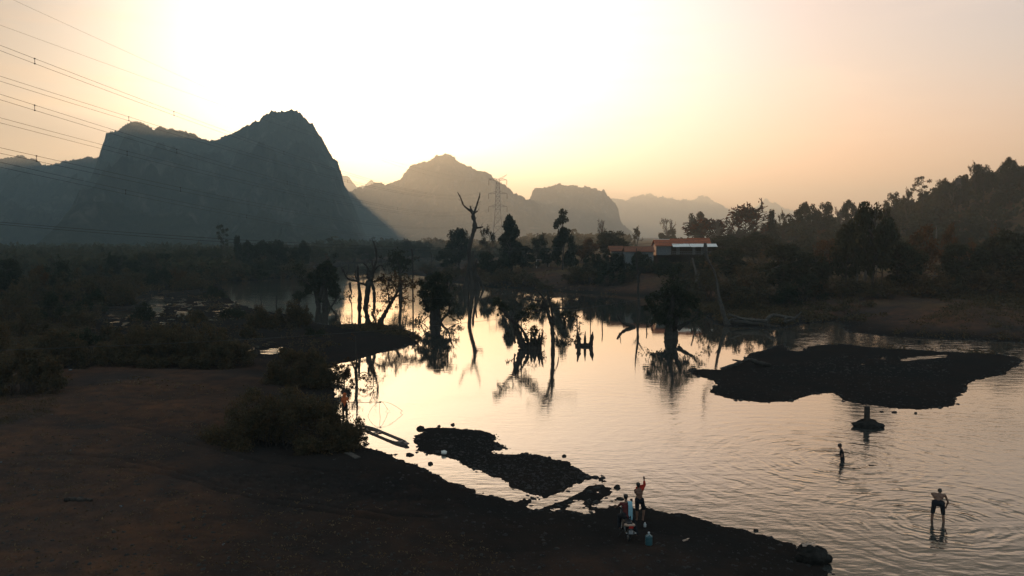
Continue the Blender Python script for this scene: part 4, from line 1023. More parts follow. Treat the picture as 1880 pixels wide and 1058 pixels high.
M['glass'] = mat_simple('insulator', (.09, .07, .06), (.14, .11, .09), 3, .3, .5)

def roof_slab(mb, a, b, c, d, th=.10):
    """thick sheet over four corners a-b (eave) c-d (ridge)"""
    q = np.array([a, b, c, d], float); n = np.cross(q[1] - q[0], q[3] - q[0]); n /= np.linalg.norm(n)
    if n[2] < 0: n = -n
    V = np.concatenate([q, q + n * th]); mb.add(V, [(0, 3, 2, 1), (4, 5, 6, 7), (0, 1, 5, 4), (1, 2, 6, 5), (2, 3, 7, 6), (3, 0, 4, 7)])

HY = 193.0
def H3(px, py, dy=0.0): return P(px, py, HY + dy) * np.array([1, 1, 1])
def make_house():
    x0 = P(1205, 460, HY)[0]; x1 = P(1304, 460, HY)[0]
    zf = P(1240, 468, HY)[2]; ze = P(1240, 452.5, HY)[2]; zr = P(1240, 440, HY)[2]
    g0 = float(hf((x0 + x1) / 2, HY)[0]) - .3
    e = empty('stilt_house', (x0, HY, g0)); o = np.array([x0, HY, g0]); W = x1 - x0; D = 5.0
    xs = [0, W * .275, W * .60, W]
    zr_ = [zr - .1, zr + .05, zr + .22]
    f = MB()
    f.box((W / 2, D / 2 - .2, zf - g0 - .09), (W + .3, D + 1.0, .18)); f.build('floor', M['dark_wood'], e, smooth=False)
    # stilts
    for i in range(9):
        for j in range(2):
            s = MB(); s.box((.1 + i * (W - .2) / 8, .1 + j * (D - .4), (zf - g0 - .18) / 2), (.17, .17, zf - g0 - .18)); s.build('stilt', M['dark_wood'], e, smooth=False)
    w = MB(); w.box((W / 2, D * .75, (zf - g0 - .18) / 2 - .002), (W - .2, .08, zf - g0 - .19)); w.build('wall', M['dark_wood'], e, smooth=False)  # dark sheet added behind the stilts, standing in for shade under the floor
    # boarded room at the left, deep veranda to the right
    w = MB(); h = ze - zf
    w.box((xs[1] / 2 + .05, .06, h / 2 + zf - g0 + .002), (xs[1] - .1, .08, h))
    for k in range(9): w.box((.18 + k * (xs[1] - .3) / 8, .012, h / 2 + zf - g0), (.05, .03, h - .02))
    w.build('wall', M['plank'], e, smooth=False)
    w = MB(); w.box((0.0, D / 2, h / 2 + zf - g0 + .3), (.08, D - .3, h + .6)); w.build('wall', M['plank'], e, smooth=False)
    w = MB(); w.box(((xs[1] + W) / 2, D * .45, h / 2 + zf - g0 + .002), (W - xs[1], .08, h)); w.build('wall', M['dark_wood'], e, smooth=False)
    w = MB(); w.box((W, D / 2, h / 2 + zf - g0 + .2), (.08, D - .3, h + .4)); w.build('wall', M['dark_wood'], e, smooth=False)
    for k, (xa, wd) in enumerate(((W * .44, .9), (W * .74, .8), (W * .90, .8))):
        d = MB(); d.box((xa, D * .45 - .07, zf - g0 + .95), (wd, .06, 1.85)); d.build('door' if k == 0 else 'window', M['white_wall'] if k == 1 else M['plank'], e, smooth=False)
    # roofs: three lengths of tiles, front and rear slopes
    for k in range(3):
        r = MB(); a, b = xs[k] - (.35 if k == 0 else -.02), xs[k + 1] - .02 + (.3 if k == 2 else 0)
        zk = zr_[k] - g0; zz = ze - g0 + .05
        roof_slab(r, (a, -.55, zz + .04 * k), (b, -.55, zz + .04 * k), (b, D * .42, zk), (a, D * .42, zk))
        roof_slab(r, (a, D + .4, zz), (b, D + .4, zz), (b, D * .42 + .004, zk - .004), (a, D * .42 + .004, zk - .004))
        ro = r.build('roof', M['roof'], e, smooth=False)
        c = MB(); c.beam((a, D * .42, zk + .12), (b, D * .42, zk + .12), .16, .12); c.build('ridge_cap', M['tin'] if k == 0 else M['roof'], ro, smooth=False)
    # pale tin awning over the veranda
    for a, b in ((xs[1] + .1, xs[2] - .05), (xs[2] + .05, W + 1.3)):
        r = MB(); zz = ze - g0 + .38
        roof_slab(r, (a, -1.7, zz - .52), (b, -1.7, zz - .48), (b, -.3, zz + .20), (a, -.3, zz + .20), .05); r.build('awning', M['tin'], e, smooth=False)
    for k in range(6):
        p = MB(); xk = xs[1] + .15 + k * (W - xs[1] - .2) / 5
        p.box((xk, -.62, (zf - g0) + h / 2 - .1), (.11, .11, h - .05)); p.build('veranda_post', M['dark_wood'], e, smooth=False)
    r = MB()
    for z in (.32, .72): r.beam((xs[1] + .1, -.66, zf - g0 + z), (W + .1, -.66, zf - g0 + z), .05, .10)
    for k in range(22): r.box((xs[1] + .2 + k * (W - xs[1] - .2) / 21, -.66, zf - g0 + .42), (.035, .03, .7))
    r.build('railing', M['plank'], e, smooth=False)
    s = MB()
    for k in range(6): s.box((W * .55, -1.0 - k * .25, zf - g0 - .25 - k * .36), (1.0, .28, .05))
    s.build('stairs', M['dark_wood'], e, smooth=False)
    return tag(e, 'long wooden house on stilts with three lengths of orange tiled roof and a pale awning', 'house')
make_house()

def shed(name, x0p, x1p, roof_l, ridge, eave, base, Y, wall, roofm, lab, lean=0, D=4.2, openfront=False):
    xa, xb = P(x0p, 450, Y)[0], P(x1p, 450, Y)[0]; zr, ze = P(900, ridge, Y)[2], P(900, eave, Y)[2]
    g0 = float(hf((xa + xb) / 2, Y)[0]) - .3; W = xb - xa
    zr = max(zr, g0 + 2.9); ze = max(ze, g0 + 1.9)
    e = empty(name, (xa, Y, g0)); h = ze - g0
    for (c, s) in (((W / 2, .05, h / 2), (W, .1, h)), ((W / 2, D, h / 2), (W, .1, h)), ((.05, D / 2 + .02, h / 2), (.1, D - .1, h)), ((W - .05, D / 2 + .02, h / 2), (.1, D - .1, h))):
        w = MB(); w.box(c, s); w.build('wall', wall, e, smooth=False)
    d = MB(); d.box((W * .62, -.02, 1.0), (.9, .06, 2.0)); d.build('door', M['dark_wood'], e, smooth=False)
    r = MB(); roof_slab(r, (-.4, -.5, ze - g0 + .03), (W + .3, -.5, ze - g0 + .03), (W + .3, D / 2, zr - g0), (-.4 + lean, D / 2, zr - g0))
    roof_slab(r, (-.4, D + .5, ze - g0 + .03), (W + .3, D + .5, ze - g0 + .03), (W + .3, D / 2 + .004, zr - g0 - .004), (-.4 + lean, D / 2 + .004, zr - g0 - .004)); r.build('roof', roofm, e, smooth=False)
    return tag(e, lab, 'shed')
shed('white_shed', 1149, 1200, 0, 453.5, 463, 480, 191, M['white_wall'], M['roof_brown'], 'low pale-walled shed with a reddish-brown roof left of the stilt house', lean=.3)
shed('hut', 1122, 1144, 0, 452.5, 462, 478, 196, M['white_wall'], M['roof_brown'], 'small hut with a dull brown roof left of the pale-walled shed')

# field frame, fence posts, sheet on the bank
gp = GT(996, 492); Yg = gp[1]
b = MB(); zt = P(996, 477.5, Yg)[2]; xa, xb = P(985, 480, Yg)[0], P(1008, 480, Yg)[0]
b.beam((xa, Yg, gp[2] - .2), (xa, Yg, zt), .10); b.beam((xb, Yg, gp[2] - .2), (xb, Yg, zt), .10); b.beam((xa - .05, Yg, zt + .05), (xb + .05, Yg, zt + .05), .10)
tag(b.build('goal_frame', M['tin'], smooth=False), 'pale goal frame standing on the dry grass left of the umbrella-topped tree', 'goal frame')
for k, px in enumerate((1197, 1206, 1216, 1224, 1233, 1243, 1252)):
    g = GT(px, 503); m = MB(); m.box((0, 0, .6), (.10, .10, 1.5), rz=k)
    tag(m.build('fence_post', M['bark_pale'], loc=g, smooth=False), 'weathered post of the broken fence on the slope below the stilt house', 'fence post', 'fence below the house')
g = GT(1136, 485); m = MB(); rg = rngof(61)
for k in range(5): m.box((k * .42 - .8, rg.normal(0, .1), .12 + .05 * k), (.45, .5, .03), rz=.2 * k, rx=.5)
tag(m.build('plastic_sheet', M['tin'], loc=g, smooth=False), 'crumpled white sheet lying on the bank below the brown-roofed hut', 'sheet')

# ------------------------------------------------------------------ twin pole with platform
def pole_at(px, base, top, Y, r, name, lab, cross, mat=None):
    x = P(px, base, Y)[0]; g = float(hf(x, Y)[0]); zt = P(px, top, Y)[2]
    e = empty(name, (x, Y, g)); H = zt - g
    p = MB(); p.tube([(0, 0, -.5), (0, 0, H * .5), (0, 0, H)], [r * 1.25, r * 1.1, r * .8], 10); p.build('pole', mat or M['concrete'], e)
    for (dz, w) in cross:
        c = MB(); c.box((0, -r - .06, H - dz), (w, .12, .14)); ca = c.build('crossarm', M['dark_wood'], e, smooth=False)
        for k in (-.45, 0, .45):
            i = MB(); i.lathe([(.001, .07), (.05, .08), (.07, .15), (.05, .20), (.07, .25), (.03, .32), (.001, .33)], (k * w, -r - .06, H - dz), 8); i.build('insulator', M['glass'], ca)
    return tag(e, lab, 'power pole'), np.array([x, Y, zt])
Yp = G(1588, 545)[1] - 15
_, PA = pole_at(1573, 528, 389, Yp + 2, .17, 'power_pole', 'left and slimmer of the twin concrete poles standing together', [(.2, 1.9)])
_, PB = pole_at(1588, 545, 387, Yp, .24, 'power_pole', 'right and thicker of the twin concrete poles standing together', [(.25, 2.0)])
m = MB(); za = P(1580, 425, Yp)[2]; zb = P(1580, 440, Yp)[2]; m.beam((PA[0], PA[1], za), (PB[0], PB[1] + .4, zb), .10); m.beam((PA[0], PA[1] + .06, zb), (PB[0], PB[1] + .46, za), .10)
tag(m.build('cross_brace', M['steel'], smooth=False), 'X-shaped brace bolted between the twin concrete poles', 'brace')
_, PC = pole_at(1750, 452, 406, 172, .15, 'power_pole', 'small dark pole with one wide crossarm before the wooded hill', [(.15, 2.3)], M['dark_wood'])
_, PD = pole_at(1820, 458, 405, 180, .13, 'power_pole', 'small thin pole right of the wide-armed one before the wooded hill', [(.15, 1.6)], M['dark_wood'])
_, PE = pole_at(1718, 455, 416, 168, .11, 'power_pole', 'shortest pole without arms left of the wide-armed one', [], M['bark_pale'])
for k in range(3): PR.random()

# ------------------------------------------------------------------ pylon
PYY = 550.0
def make_pylon():
    x = P(914, 400, PYY)[0]; g = float(hf(x, PYY)[0]); zt = P(914, 329, PYY)[2]; H = zt - g
    e = empty('pylon', (x, PYY, g)); t = MB()
    zs = np.concatenate([np.linspace(0, H * .58, 6), np.linspace(H * .58, H, 8)[1:]])
    hw = np.interp(zs, [0, H * .58, H], [3.9, 1.75, 1.05])
    cs = [(-1, -1), (1, -1), (1, 1), (-1, 1)]
    for i in range(len(zs) - 1):
        for k in range(4):
            a0 = np.array([cs[k][0] * hw[i], cs[k][1] * hw[i], zs[i]]); a1 = np.array([cs[k][0] * hw[i + 1], cs[k][1] * hw[i + 1], zs[i + 1]])
            n = (k + 1) % 4; b0 = np.array([cs[n][0] * hw[i], cs[n][1] * hw[i], zs[i]]); b1 = np.array([cs[n][0] * hw[i + 1], cs[n][1] * hw[i + 1], zs[i + 1]])
            t.beam(a0, a1, .28); t.beam(a0, b1, .15); t.beam(b0, a1, .15); t.beam(a1, b1, .15)
    t.build('tower', M['steel'], e, smooth=False)
    for py, w in ((331, 6.0), (356, 6.2), (380, 6.2)):
        z = P(914, py, PYY)[2] - g; h = float(np.interp(z, zs, hw))
        for s in (-1, 1):
            a = MB()
            for yy in (-h, h):
                a.beam((s * h, yy, z), (s * w, 0, z + .15), .18); a.beam((s * h, yy, z + 1.5), (s * w, 0, z + .2), .15)
            for q in (.35, .7): a.beam((s * (h + (w - h) * q), -h * (1 - q), z + .1), (s * (h + (w - h) * q), 0, z + 1.5 * (1 - q) + .2), .12)
            arm = a.build('arm', M['steel'], e, smooth=False)
            i = MB(); i.tube([(s * w, 0, z), (s * w, 0, z - 3.4)], [.16, .16], 6); i.build('insulator', M['glass'], arm)
    for s in (-1, 1):
        a = MB(); a.beam((s * .9, 0, H), (s * 6.2, s * 1.0, H + (3.2 if s > 0 else .3)), .2); a.beam((s * 1.0, 0, H - 1.6), (s * 6.2, s * 1.0, H + (3.2 if s > 0 else .3)), .14); a.build('earth_peak', M['steel'], e, smooth=False)
    return tag(e, 'lattice steel pylon with three pairs of arms in front of the hazy karst', 'pylon')
make_pylon()

def wire(pts, Ya, Yb, r, name, lab, group=None, twin=0.0, dampers=(), x_over=None, cat='power line'):
    """a sagging line: parabola fitted through photo points in the vertical plane between depth Ya (first point) and Yb (last)"""
    pts = np.array(pts, float); A = P(pts[0, 0], pts[0, 1], Ya); B = P(pts[-1, 0], pts[-1, 1], Yb)
    # where along A-B each photo column lies
    def at(px):
        u = (px - 940) / FPX * 1.0
        lo, hi = -.5, 1.3
        q = np.linspace(lo, hi, 7200); X = A[0] + (B[0] - A[0]) * q; Y = A[1] + (B[1] - A[1]) * q
        dx, dy, dz = ray(px, 500); ok = Y > 3
        k = np.argmin(np.where(ok, np.abs(X / np.maximum(Y, 3) - dx / dy), 9)); return q[k], X[k], Y[k]
    Q, Z = [], []
    for px, py in pts:
        q, x, y = at(px); Q.append(q); Z.append(P(px, py, y)[2])
    w = np.ones(len(Q)); w[-1] = 3
    co = np.polyfit(Q, Z, 2, w=w)
    q = np.linspace(-.06, 1, 90) if A[1] > 20 else np.linspace(0, 1, 90)
    X = A[0] + (B[0] - A[0]) * q; Y = A[1] + (B[1] - A[1]) * q; Zq = np.polyval(co, q)
    mb = MB()
    for o in ((-twin / 2, twin / 2) if twin else (0,)):
        mb.tube(np.stack([X, Y, Zq + o], -1), r, 5)
    o = mb.build(name, M['wire'])
    for d in dampers:
        qq, x, y = at(d); z = np.polyval(co, qq); m = MB()
        for s in (-1, 1): m.ell((x, y, z + s * twin / 2), (.075, .075, .055), 8, 6)
        m.beam((x, y, z - twin / 2), (x, y, z + twin / 2), .03); m.build('spacer', M['wire'], o)
    return tag(o, lab, cat, group)
gW = 'high-voltage lines to the pylon'
wire([(0,70),(78,107),(327,214),(525,287),(722,344),(783,354),(840,358),(899,345)], 62, PYY, .015, 'power_line', 'topmost thick line crossing the sky from the left edge to the pylon', gW, .40, (78, 327, 525, 783))
wire([(0,122),(100,163),(350,262),(450,290),(700,351),(802,358.5),(928,345)], 66, PYY, .015, 'power_line', 'second line from the top, crossing just above the left shoulder of the great karst', gW, .40, (245, 640))
wire([(0,163),(75,193),(195,237),(330,282),(530,342),(700,379),(795,388),(899,369)], 60, PYY, .015, 'power_line', 'third line from the top, meeting the left shoulder edge of the great karst', gW, .40, (75, 330, 530, 731))
wire([(0,210),(240,286),(450,335),(600,370),(730,388),(928,369)], 66, PYY, .015, 'power_line', 'fourth line from the top, entering the great karst just below its left shoulder', gW, .40, (240, 560))
wire([(0,258),(75,283),(335,352),(520,392),(640,412),(840,412),(899,393)], 60, PYY, .015, 'power_line', 'fifth line from the top, crossing the low left ridge', gW, .40, (75, 335, 520))
wire([(0,294),(150,335),(235,356),(455,402),(600,420),(928,393)], 66, PYY, .015, 'power_line', 'lowest of the six lines to the pylon, starting at the left ridge top', gW, .40, (235, 455))
wire([(0,-22),(40,0),(200,75),(380,158),(907,327)], 66, PYY, .009, 'earth_wire', 'very thin upper wire across the bright top left sky', None, cat='wire')
wire([(0,40),(120,84),(330,163),(921,322)], 62, PYY, .009, 'earth_wire', 'very thin wire just above the topmost thick line', None, cat='wire')
gL = 'local lines from the twin poles'
wire([(0,410),(320,431),(640,450),(1060,452),(1300,440),(1573,391)], 60, Yp + 2, .017, 'power_line', 'upper of the two low lines running level across the foot of the karst', gL)
wire([(0,415),(320,436),(640,455),(1060,457),(1300,446),(1588,392)], 62, Yp, .017, 'power_line', 'lower of the two low lines running level across the foot of the karst', gL)
wire([(0,640),(480,619),(850,597),(1100,566),(1290,527),(1480,466),(1573,434)], 44, Yp + 2, .014, 'power_line', 'slack line falling from the twin poles towards the near left over the river', gL)
wire([(0,560),(480,560),(860,548),(1100,525),(1290,494),(1480,453),(1588,424)], 60, Yp, .012, 'power_line', 'thin slack line falling from the twin poles across the dark thicket', gL)
def span(a, b, sag, r, lab, group=None):
    q = np.linspace(0, 1, 24)[:, None]; p = np.asarray(a) + (np.asarray(b) - np.asarray(a)) * q; p[:, 2] -= 4 * sag * (q * (1 - q))[:, 0]
    m = MB(); m.tube(p, r, 5); return tag(m.build('power_line', M['wire']), lab, 'power line', group)
span(PC + (.9, -.2, .1), PD + (-.5, -.2, .1), .9, .03, 'short slack line between the two small poles before the wooded hill')
span(PC + (-.9, -.2, .1), PA + (.6, -.2, 0), 1.4, .02, 'line running from the wide-armed small pole to the twin poles')
span(PD + (.5, -.2, .1), PD + (40, 30, 1.5), .8, .02, 'line leaving the right small pole towards the right edge')
# ------------------------------------------------------------------ people
M['skin'] = mat_simple('skin', (.105, .050, .032), (.15, .075, .047), 6, .55, .35)
M['hair'] = mat_simple('hair', (.008, .007, .006), (.014, .012, .010), 30, .5, .4)
M['cloth_dark'] = mat_simple('dark_cloth', (.010, .011, .014), (.020, .021, .025), 9, .9, .1)
M['cloth_black'] = mat_simple('black_shirt', (.008, .008, .009), (.015, .015, .016), 9, .9, .1)
M['cloth_red'] = mat_simple('red_cloth', (.30, .022, .014), (.42, .04, .022), 9, .9, .1)
M['cloth_maroon'] = mat_simple('maroon_cloth', (.075, .018, .018), (.11, .028, .026), 9, .9, .1)
M['cloth_orange'] = mat_simple('orange_hoodie', (.42, .09, .03), (.55, .14, .045), 9, .9, .1)
M['towel'] = mat_simple('pale_blue_towel', (.17, .33, .40), (.25, .42, .48), 14, .95, .1)

def solid(mb, name, mat, parent, vox):
    """melt overlapping volumes into one smooth closed skin"""
    me = mb.mesh(name); o = bpy.data.objects.new(name, me); COL.objects.link(o)
    r = o.modifiers.new('remesh', 'REMESH'); r.mode = 'VOXEL'; r.voxel_size = vox; r.use_smooth_shade = True
    s = o.modifiers.new('smooth', 'SMOOTH'); s.factor = .5; s.iterations = 2
    dg = bpy.context.evaluated_depsgraph_get(); ev = o.evaluated_get(dg)
    new = bpy.data.meshes.new_from_object(ev); new.name = name
    o.modifiers.clear(); o.data = new; bpy.data.meshes.remove(me)
    new.materials.clear(); new.materials.append(mat)
    new.polygons.foreach_set('use_smooth', np.ones(len(new.polygons), bool))
    o.parent = parent
    return o

def unit(v): v = np.asarray(v, float); return v / (np.linalg.norm(v) + 1e-9)

def hand(mb, wrist, d, palm_n, curl=.5, s=1.0):
    """palm, four unequal bent fingers and a thumb leaving the side of the palm"""
    d = unit(d); n = unit(np.asarray(palm_n) - d * (np.asarray(palm_n, float) @ d)); side = np.cross(d, n)
    for q in (-.026, -.009, .009, .026): mb.capsule(wrist + side * q * .7 * s, wrist + d * .085 * s + side * q * s, .015 * s, .013 * s, 8)
    for q, L in ((-.030, .062), (-.010, .076), (.011, .072), (.031, .056)):
        p = wrist + d * .088 * s + side * q * s; dd = d
        for k, f in enumerate((.45, .32, .23)):
            a = curl * (.5 + .3 * k); dd = unit(dd * math.cos(a) + n * math.sin(a)); e = p + dd * L * f * s
            mb.capsule(p, e, (.0098 - .0008 * k) * s, (.009 - .0008 * k) * s, 8); p = e
    p = wrist + d * .03 * s - side * .028 * s; dd = unit(d * .6 - side * .8 + n * .2)
    for L in (.036, .030): e = p + dd * L * s; mb.capsule(p, e, .0125 * s, .010 * s, 8); p = e; dd = unit(dd * .8 + d * .5 + n * .3)

def head(mb, hd, c, face, up, s=1.0):
    f = unit(face); u = unit(np.asarray(up) - f * (np.asarray(up, float) @ f)); r = np.cross(f, u)
    c = np.asarray(c, float)
    mb.capsule(c + u * .035 * s - f * .02 * s, c + u * .035 * s + f * .025 * s, .078 * s, .072 * s)         # skull
    mb.capsule(c + u * .02 * s + f * .03 * s, c - u * .065 * s + f * .050 * s, .062 * s, .040 * s)           # face and jaw
    mb.capsule(c + u * .012 * s + f * .098 * s, c - u * .016 * s + f * .112 * s, .009 * s, .013 * s, 8)      # nose
    mb.capsule(c - u * .045 * s + f * .088 * s - r * .018 * s, c - u * .045 * s + f * .088 * s + r * .018 * s, .009 * s, .009 * s, 8)  # lips
    for q in (-1, 1):
        mb.capsule(c + u * .030 * s + f * .088 * s + r * q * .016 * s, c + u * .032 * s + f * .080 * s + r * q * .045 * s, .010 * s, .009 * s, 8)  # brow
        mb.ell(c + u * .010 * s + f * .088 * s + r * q * .030 * s, np.array([.012] * 3) * s, 8, 6)           # eye
        mb.capsule(c + u * .015 * s + r * q * .080 * s - f * .012 * s, c - u * .022 * s + r * q * .077 * s - f * .006 * s, .013 * s, .010 * s, 8)  # ear
    if hd is not None:
        hd.capsule(c + u * .048 * s - f * .035 * s, c + u * .052 * s + f * .022 * s, .087 * s, .078 * s)
        hd.capsule(c + u * .03 * s - f * .045 * s, c - u * .035 * s - f * .045 * s, .078 * s, .055 * s)

def person(name, loc, J, face, label, top=None, bottom=None, hood=None, skin_arms=True, short_legs=True, sleeve=1.0, vox=.011, s=1.0, hcurl=.4, bare=True, turn=0.0):
    """J: joints in metres relative to loc (x right, y away, z up)"""
    e = empty(name, loc)
    J = {k: np.asarray(v, float) for k, v in J.items()}
    b = MB(); hair = MB()
    sL, sR, hL, hR = J['shL'], J['shR'], J['hipL'], J['hipR']
    up = unit((sL + sR) / 2 - (hL + hR) / 2); fw = unit(np.cross(up, unit(sR - sL)));  fw = -fw if fw @ np.asarray(face, float) < 0 and abs(fw @ np.asarray(face, float)) > .2 else fw
    # trunk
    def tor(mb, k=1.0):
        mb.capsule(sL * .86 + sR * .14 - up * .04, sR * .86 + sL * .14 - up * .04, .072 * k, .072 * k)
        ch = (sL + sR) / 2 - up * .14; mb.capsule(ch + (sL - sR) * .20, ch + (sR - sL) * .20, .098 * k, .098 * k)
        wa = (sL + sR) / 2 * .42 + (hL + hR) / 2 * .58; mb.capsule(wa + (sL - sR) * .14, wa + (sR - sL) * .14, .090 * k, .090 * k)
        mb.capsule(ch, wa, .105 * k, .098 * k)
        mb.capsule(hL * .9 + hR * .1 + up * .04, hR * .9 + hL * .1 + up * .04, .098 * k, .098 * k)
        mb.capsule(wa, (hL + hR) / 2, .10 * k, .105 * k)
    tor(b)
    b.capsule((sL + sR) / 2, J['head'] - up * .06, .058, .052)
    b.capsule(sL * .6 + sR * .4 + up * .02, sL - up * .01, .05, .052); b.capsule(sR * .6 + sL * .4 + up * .02, sR - up * .01, .05, .052)
    for q in 'LR':
        sh, el, wr = J['sh' + q], J['el' + q], J['wr' + q]
        b.capsule(sh, el, .050, .038); b.capsule(el, el * .6 + wr * .4, .039, .038); b.capsule(el * .6 + wr * .4, wr, .038, .026)
        hand(b, wr, J.get('hd' + q, wr - el), J.get('pn' + q, fw), hcurl)
        hp, kn, an = J['hip' + q], J['kn' + q], J['an' + q]
        b.capsule(hp, kn, .086, .056); b.capsule(kn, kn * .62 + an * .38, .055, .056); b.capsule(kn * .62 + an * .38, an, .056, .036)
        td = J.get('toe' + q, an + np.array([0, .15, -.06])) - an
        b.capsule(an - td * .25 + np.array([0, 0, -.035]), an + td * .5 + np.array([0, 0, -.02]), .036, .036); b.capsule(an + td * .5 + np.array([0, 0, -.02]), an + td, .035, .024)
    head(b, hair if hood is None else None, J['head'], face, J.get('hup', up), 1.0)
    o = solid(b, 'body', M['skin'], e, vox)
    if hood is None: solid(hair, 'hair', M['hair'], o, vox)
    if top:
        t = MB(); tor(t, 1.10)
        for q in 'LR':
            sh, el, wr = J['sh' + q], J['el' + q], J['wr' + q]
            t.capsule(sh, el if sleeve > .5 else sh * .55 + el * .45, .060, .050)
            if sleeve >= 1: t.capsule(el, el * .1 + wr * .9, .049, .037)
        if hood is not None:
            c = J['head']; f = unit(face); u = J.get('hup', up)
            t.capsule(c + u * .05 - f * .04, c + u * .05 + f * .015, .102, .096); t.capsule(c + u * .0 - f * .05, (sL + sR) / 2, .09, .085)
        solid(t, 'hoodie' if hood is not None else 'shirt', M[top], o, vox)
    if bottom:
        t = MB(); hm = (hL + hR) / 2
        t.capsule(hL + up * .07, hR + up * .07, .106, .106); t.capsule(hL, hR, .112, .112)
        for q in 'LR':
            hp, kn, an = J['hip' + q], J['kn' + q], J['an' + q]
            if short_legs: t.capsule(hp, hp * .12 + kn * .88, .102, .086)
            else: t.capsule(hp, kn, .108, .086); t.capsule(kn, an, .084, .070)
        solid(t, 'shorts' if short_legs else 'trousers', M[bottom], o, vox)
    e.rotation_euler = (0, 0, turn)
    return tag(e, label, 'person')

# wading man bent forward, seen from behind
b1 = G(1722, 957)
person('person', (b1[0], b1[1], -.38), dict(hipL=(-.16, 0, 1.12), hipR=(.14, .02, 1.12), knL=(-.21, .04, .68), knR=(.19, .06, .68), anL=(-.25, -.02, .12), anR=(.23, .0, .12), shL=(-.25, .34, 1.43), shR=(.24, .38, 1.42), head=(.04, .56, 1.50), hup=(0, .5, .85),
       elL=(-.16, .58, 1.20), wrL=(-.02, .72, 1.00), elR=(.36, .40, 1.14), wrR=(.30, .52, .90)), (0, .8, -.6), 'bare-backed person in dark shorts bending forward in shin-deep water at the lower right', bottom='cloth_dark', turn=-.48)
# waist-deep person facing left
b2 = G(1546, 846)
person('person', (b2[0], b2[1], -.80), dict(hipL=(.02, -.12, .88), hipR=(.02, .12, .88), knL=(.0, -.12, .46), knR=(.02, .13, .46), anL=(.02, -.13, .06), anR=(.05, .13, .06), toeL=(-.13, -.13, 0), toeR=(-.1, .13, 0), shL=(-.05, -.19, 1.38), shR=(-.05, .19, 1.38), head=(-.13, 0, 1.60), hup=(-.2, 0, 1),
       elL=(.0, -.26, 1.09), wrL=(-.24, -.18, 1.06), elR=(-.03, .25, 1.10), wrR=(-.27, .12, 1.07), pnL=(0, 0, 1), pnR=(0, 0, 1)), (-.9, -.05, -.35), 'person in a dark shirt standing waist-deep in the river with both hands held out', turn=-.38, top='cloth_black', bottom='cloth_dark', sleeve=.4)
# person in an orange hood at the net
f0 = GT(633, 769)
person('person', f0, dict(hipL=(-.09, 0, .90), hipR=(.09, .02, .90), knL=(-.10, .03, .48), knR=(.11, .04, .48), anL=(-.11, .0, .08), anR=(.13, .0, .08), shL=(-.18, .02, 1.38), shR=(.17, .05, 1.38), head=(.01, .05, 1.58),
       elL=(-.20, .10, 1.11), wrL=(.03, .27, 1.02), elR=(.24, .12, 1.10), wrR=(.20, .34, 1.02)), (.5, .85, -.15), 'person in an orange hooded top at the shore, holding the lift net', top='cloth_orange', bottom='cloth_dark', hood=1, short_legs=False)
# youth pulling off a red shirt
y0 = GT(1174, 957)
yo = person('person', y0, dict(hipL=(-.10, .0, .84), hipR=(.09, .02, .83), knL=(-.10, .03, .45), knR=(.20, .10, .47), anL=(-.11, .0, .08), anR=(.14, -.02, .08), shL=(-.19, .03, 1.30), shR=(.13, .05, 1.31), head=(-.06, .07, 1.50), hup=(-.1, 0, 1),
       elL=(-.16, .22, 1.14), wrL=(.00, .30, 1.30), elR=(.21, .10, 1.52), wrR=(.19, .08, 1.72), pnR=(0, 1, 0)), (-.2, .95, -.1), 'bare-chested youth with one arm stretched up, a red shirt bunched round it', bottom='cloth_dark')
t = MB(); t.capsule((.10, .06, 1.32), (.21, .10, 1.50), .075, .062); t.capsule((.21, .10, 1.50), (.195, .085, 1.64), .062, .05); t.capsule((-.17, .10, 1.28), (.10, .12, 1.36), .05, .08); t.capsule((-.1, .16, 1.36), (.12, .16, 1.44), .05, .06)
sh_ = solid(t, 'shirt', M['cloth_red'], yo, .011)

# ------------------------------------------------------------------ motorbike with its rider
M['rubber'] = mat_simple('tyre_rubber', (.010, .010, .010), (.02, .02, .02), 20, .85, .2)
M['chrome'] = mat_simple('chrome', (.16, .16, .16), (.26, .26, .25), 8, .25, .5, metal=.9)
M['black_plastic'] = mat_simple('black_plastic', (.012, .012, .013), (.02, .02, .021), 8, .45, .4)
M['pale_plastic'] = mat_simple('pale_fairing', (.30, .21, .16), (.38, .28, .21), 5, .4, .4)
M['red_lens'] = mat_simple('red_lens', (.30, .02, .015), (.4, .03, .02), 5, .3, .5)
bk = GT(1157, 1001); BD = unit(np.array([-.07, 1.0, 0])); BS = np.array([BD[1], -BD[0], 0])
be = empty('motorbike', (bk[0], bk[1] + .02, bk[2] + .02))
def bp(f, s, z): return BD * f + BS * s + np.array([0, 0, z])
def wheel(f, r, wd):
    c = bp(f, 0, r); ax = BS
    a = np.linspace(0, 2 * math.pi, 29); ring = np.stack([c + BD * math.cos(q) * (r - wd / 2) + np.array([0, 0, math.sin(q) * (r - wd / 2)]) for q in a])
    w = MB(); w.tube(ring, wd / 2, 8, cap=False); rim = MB(); ring2 = c + (ring - c) * ((r - wd * 1.05) / (r - wd / 2)); rim.tube(ring2, .016, 6, cap=False)
    for k in range(10): rim.beam(c + BS * .03 * (-1) ** k, ring2[int(k * 2.8)], .008)
    rim.capsule(c - BS * .06, c + BS * .06, .05, .05)
    m = MB(); m.capsule(c - BS * .085, c + BS * .085, .012, .012); h = m.build('wheel', M['chrome'], be)
    w.build('tyre', M['rubber'], h); rim.build('rim', M['chrome'], h)
wheel(.30, .30, .085); wheel(1.55, .30, .075)
m = MB()
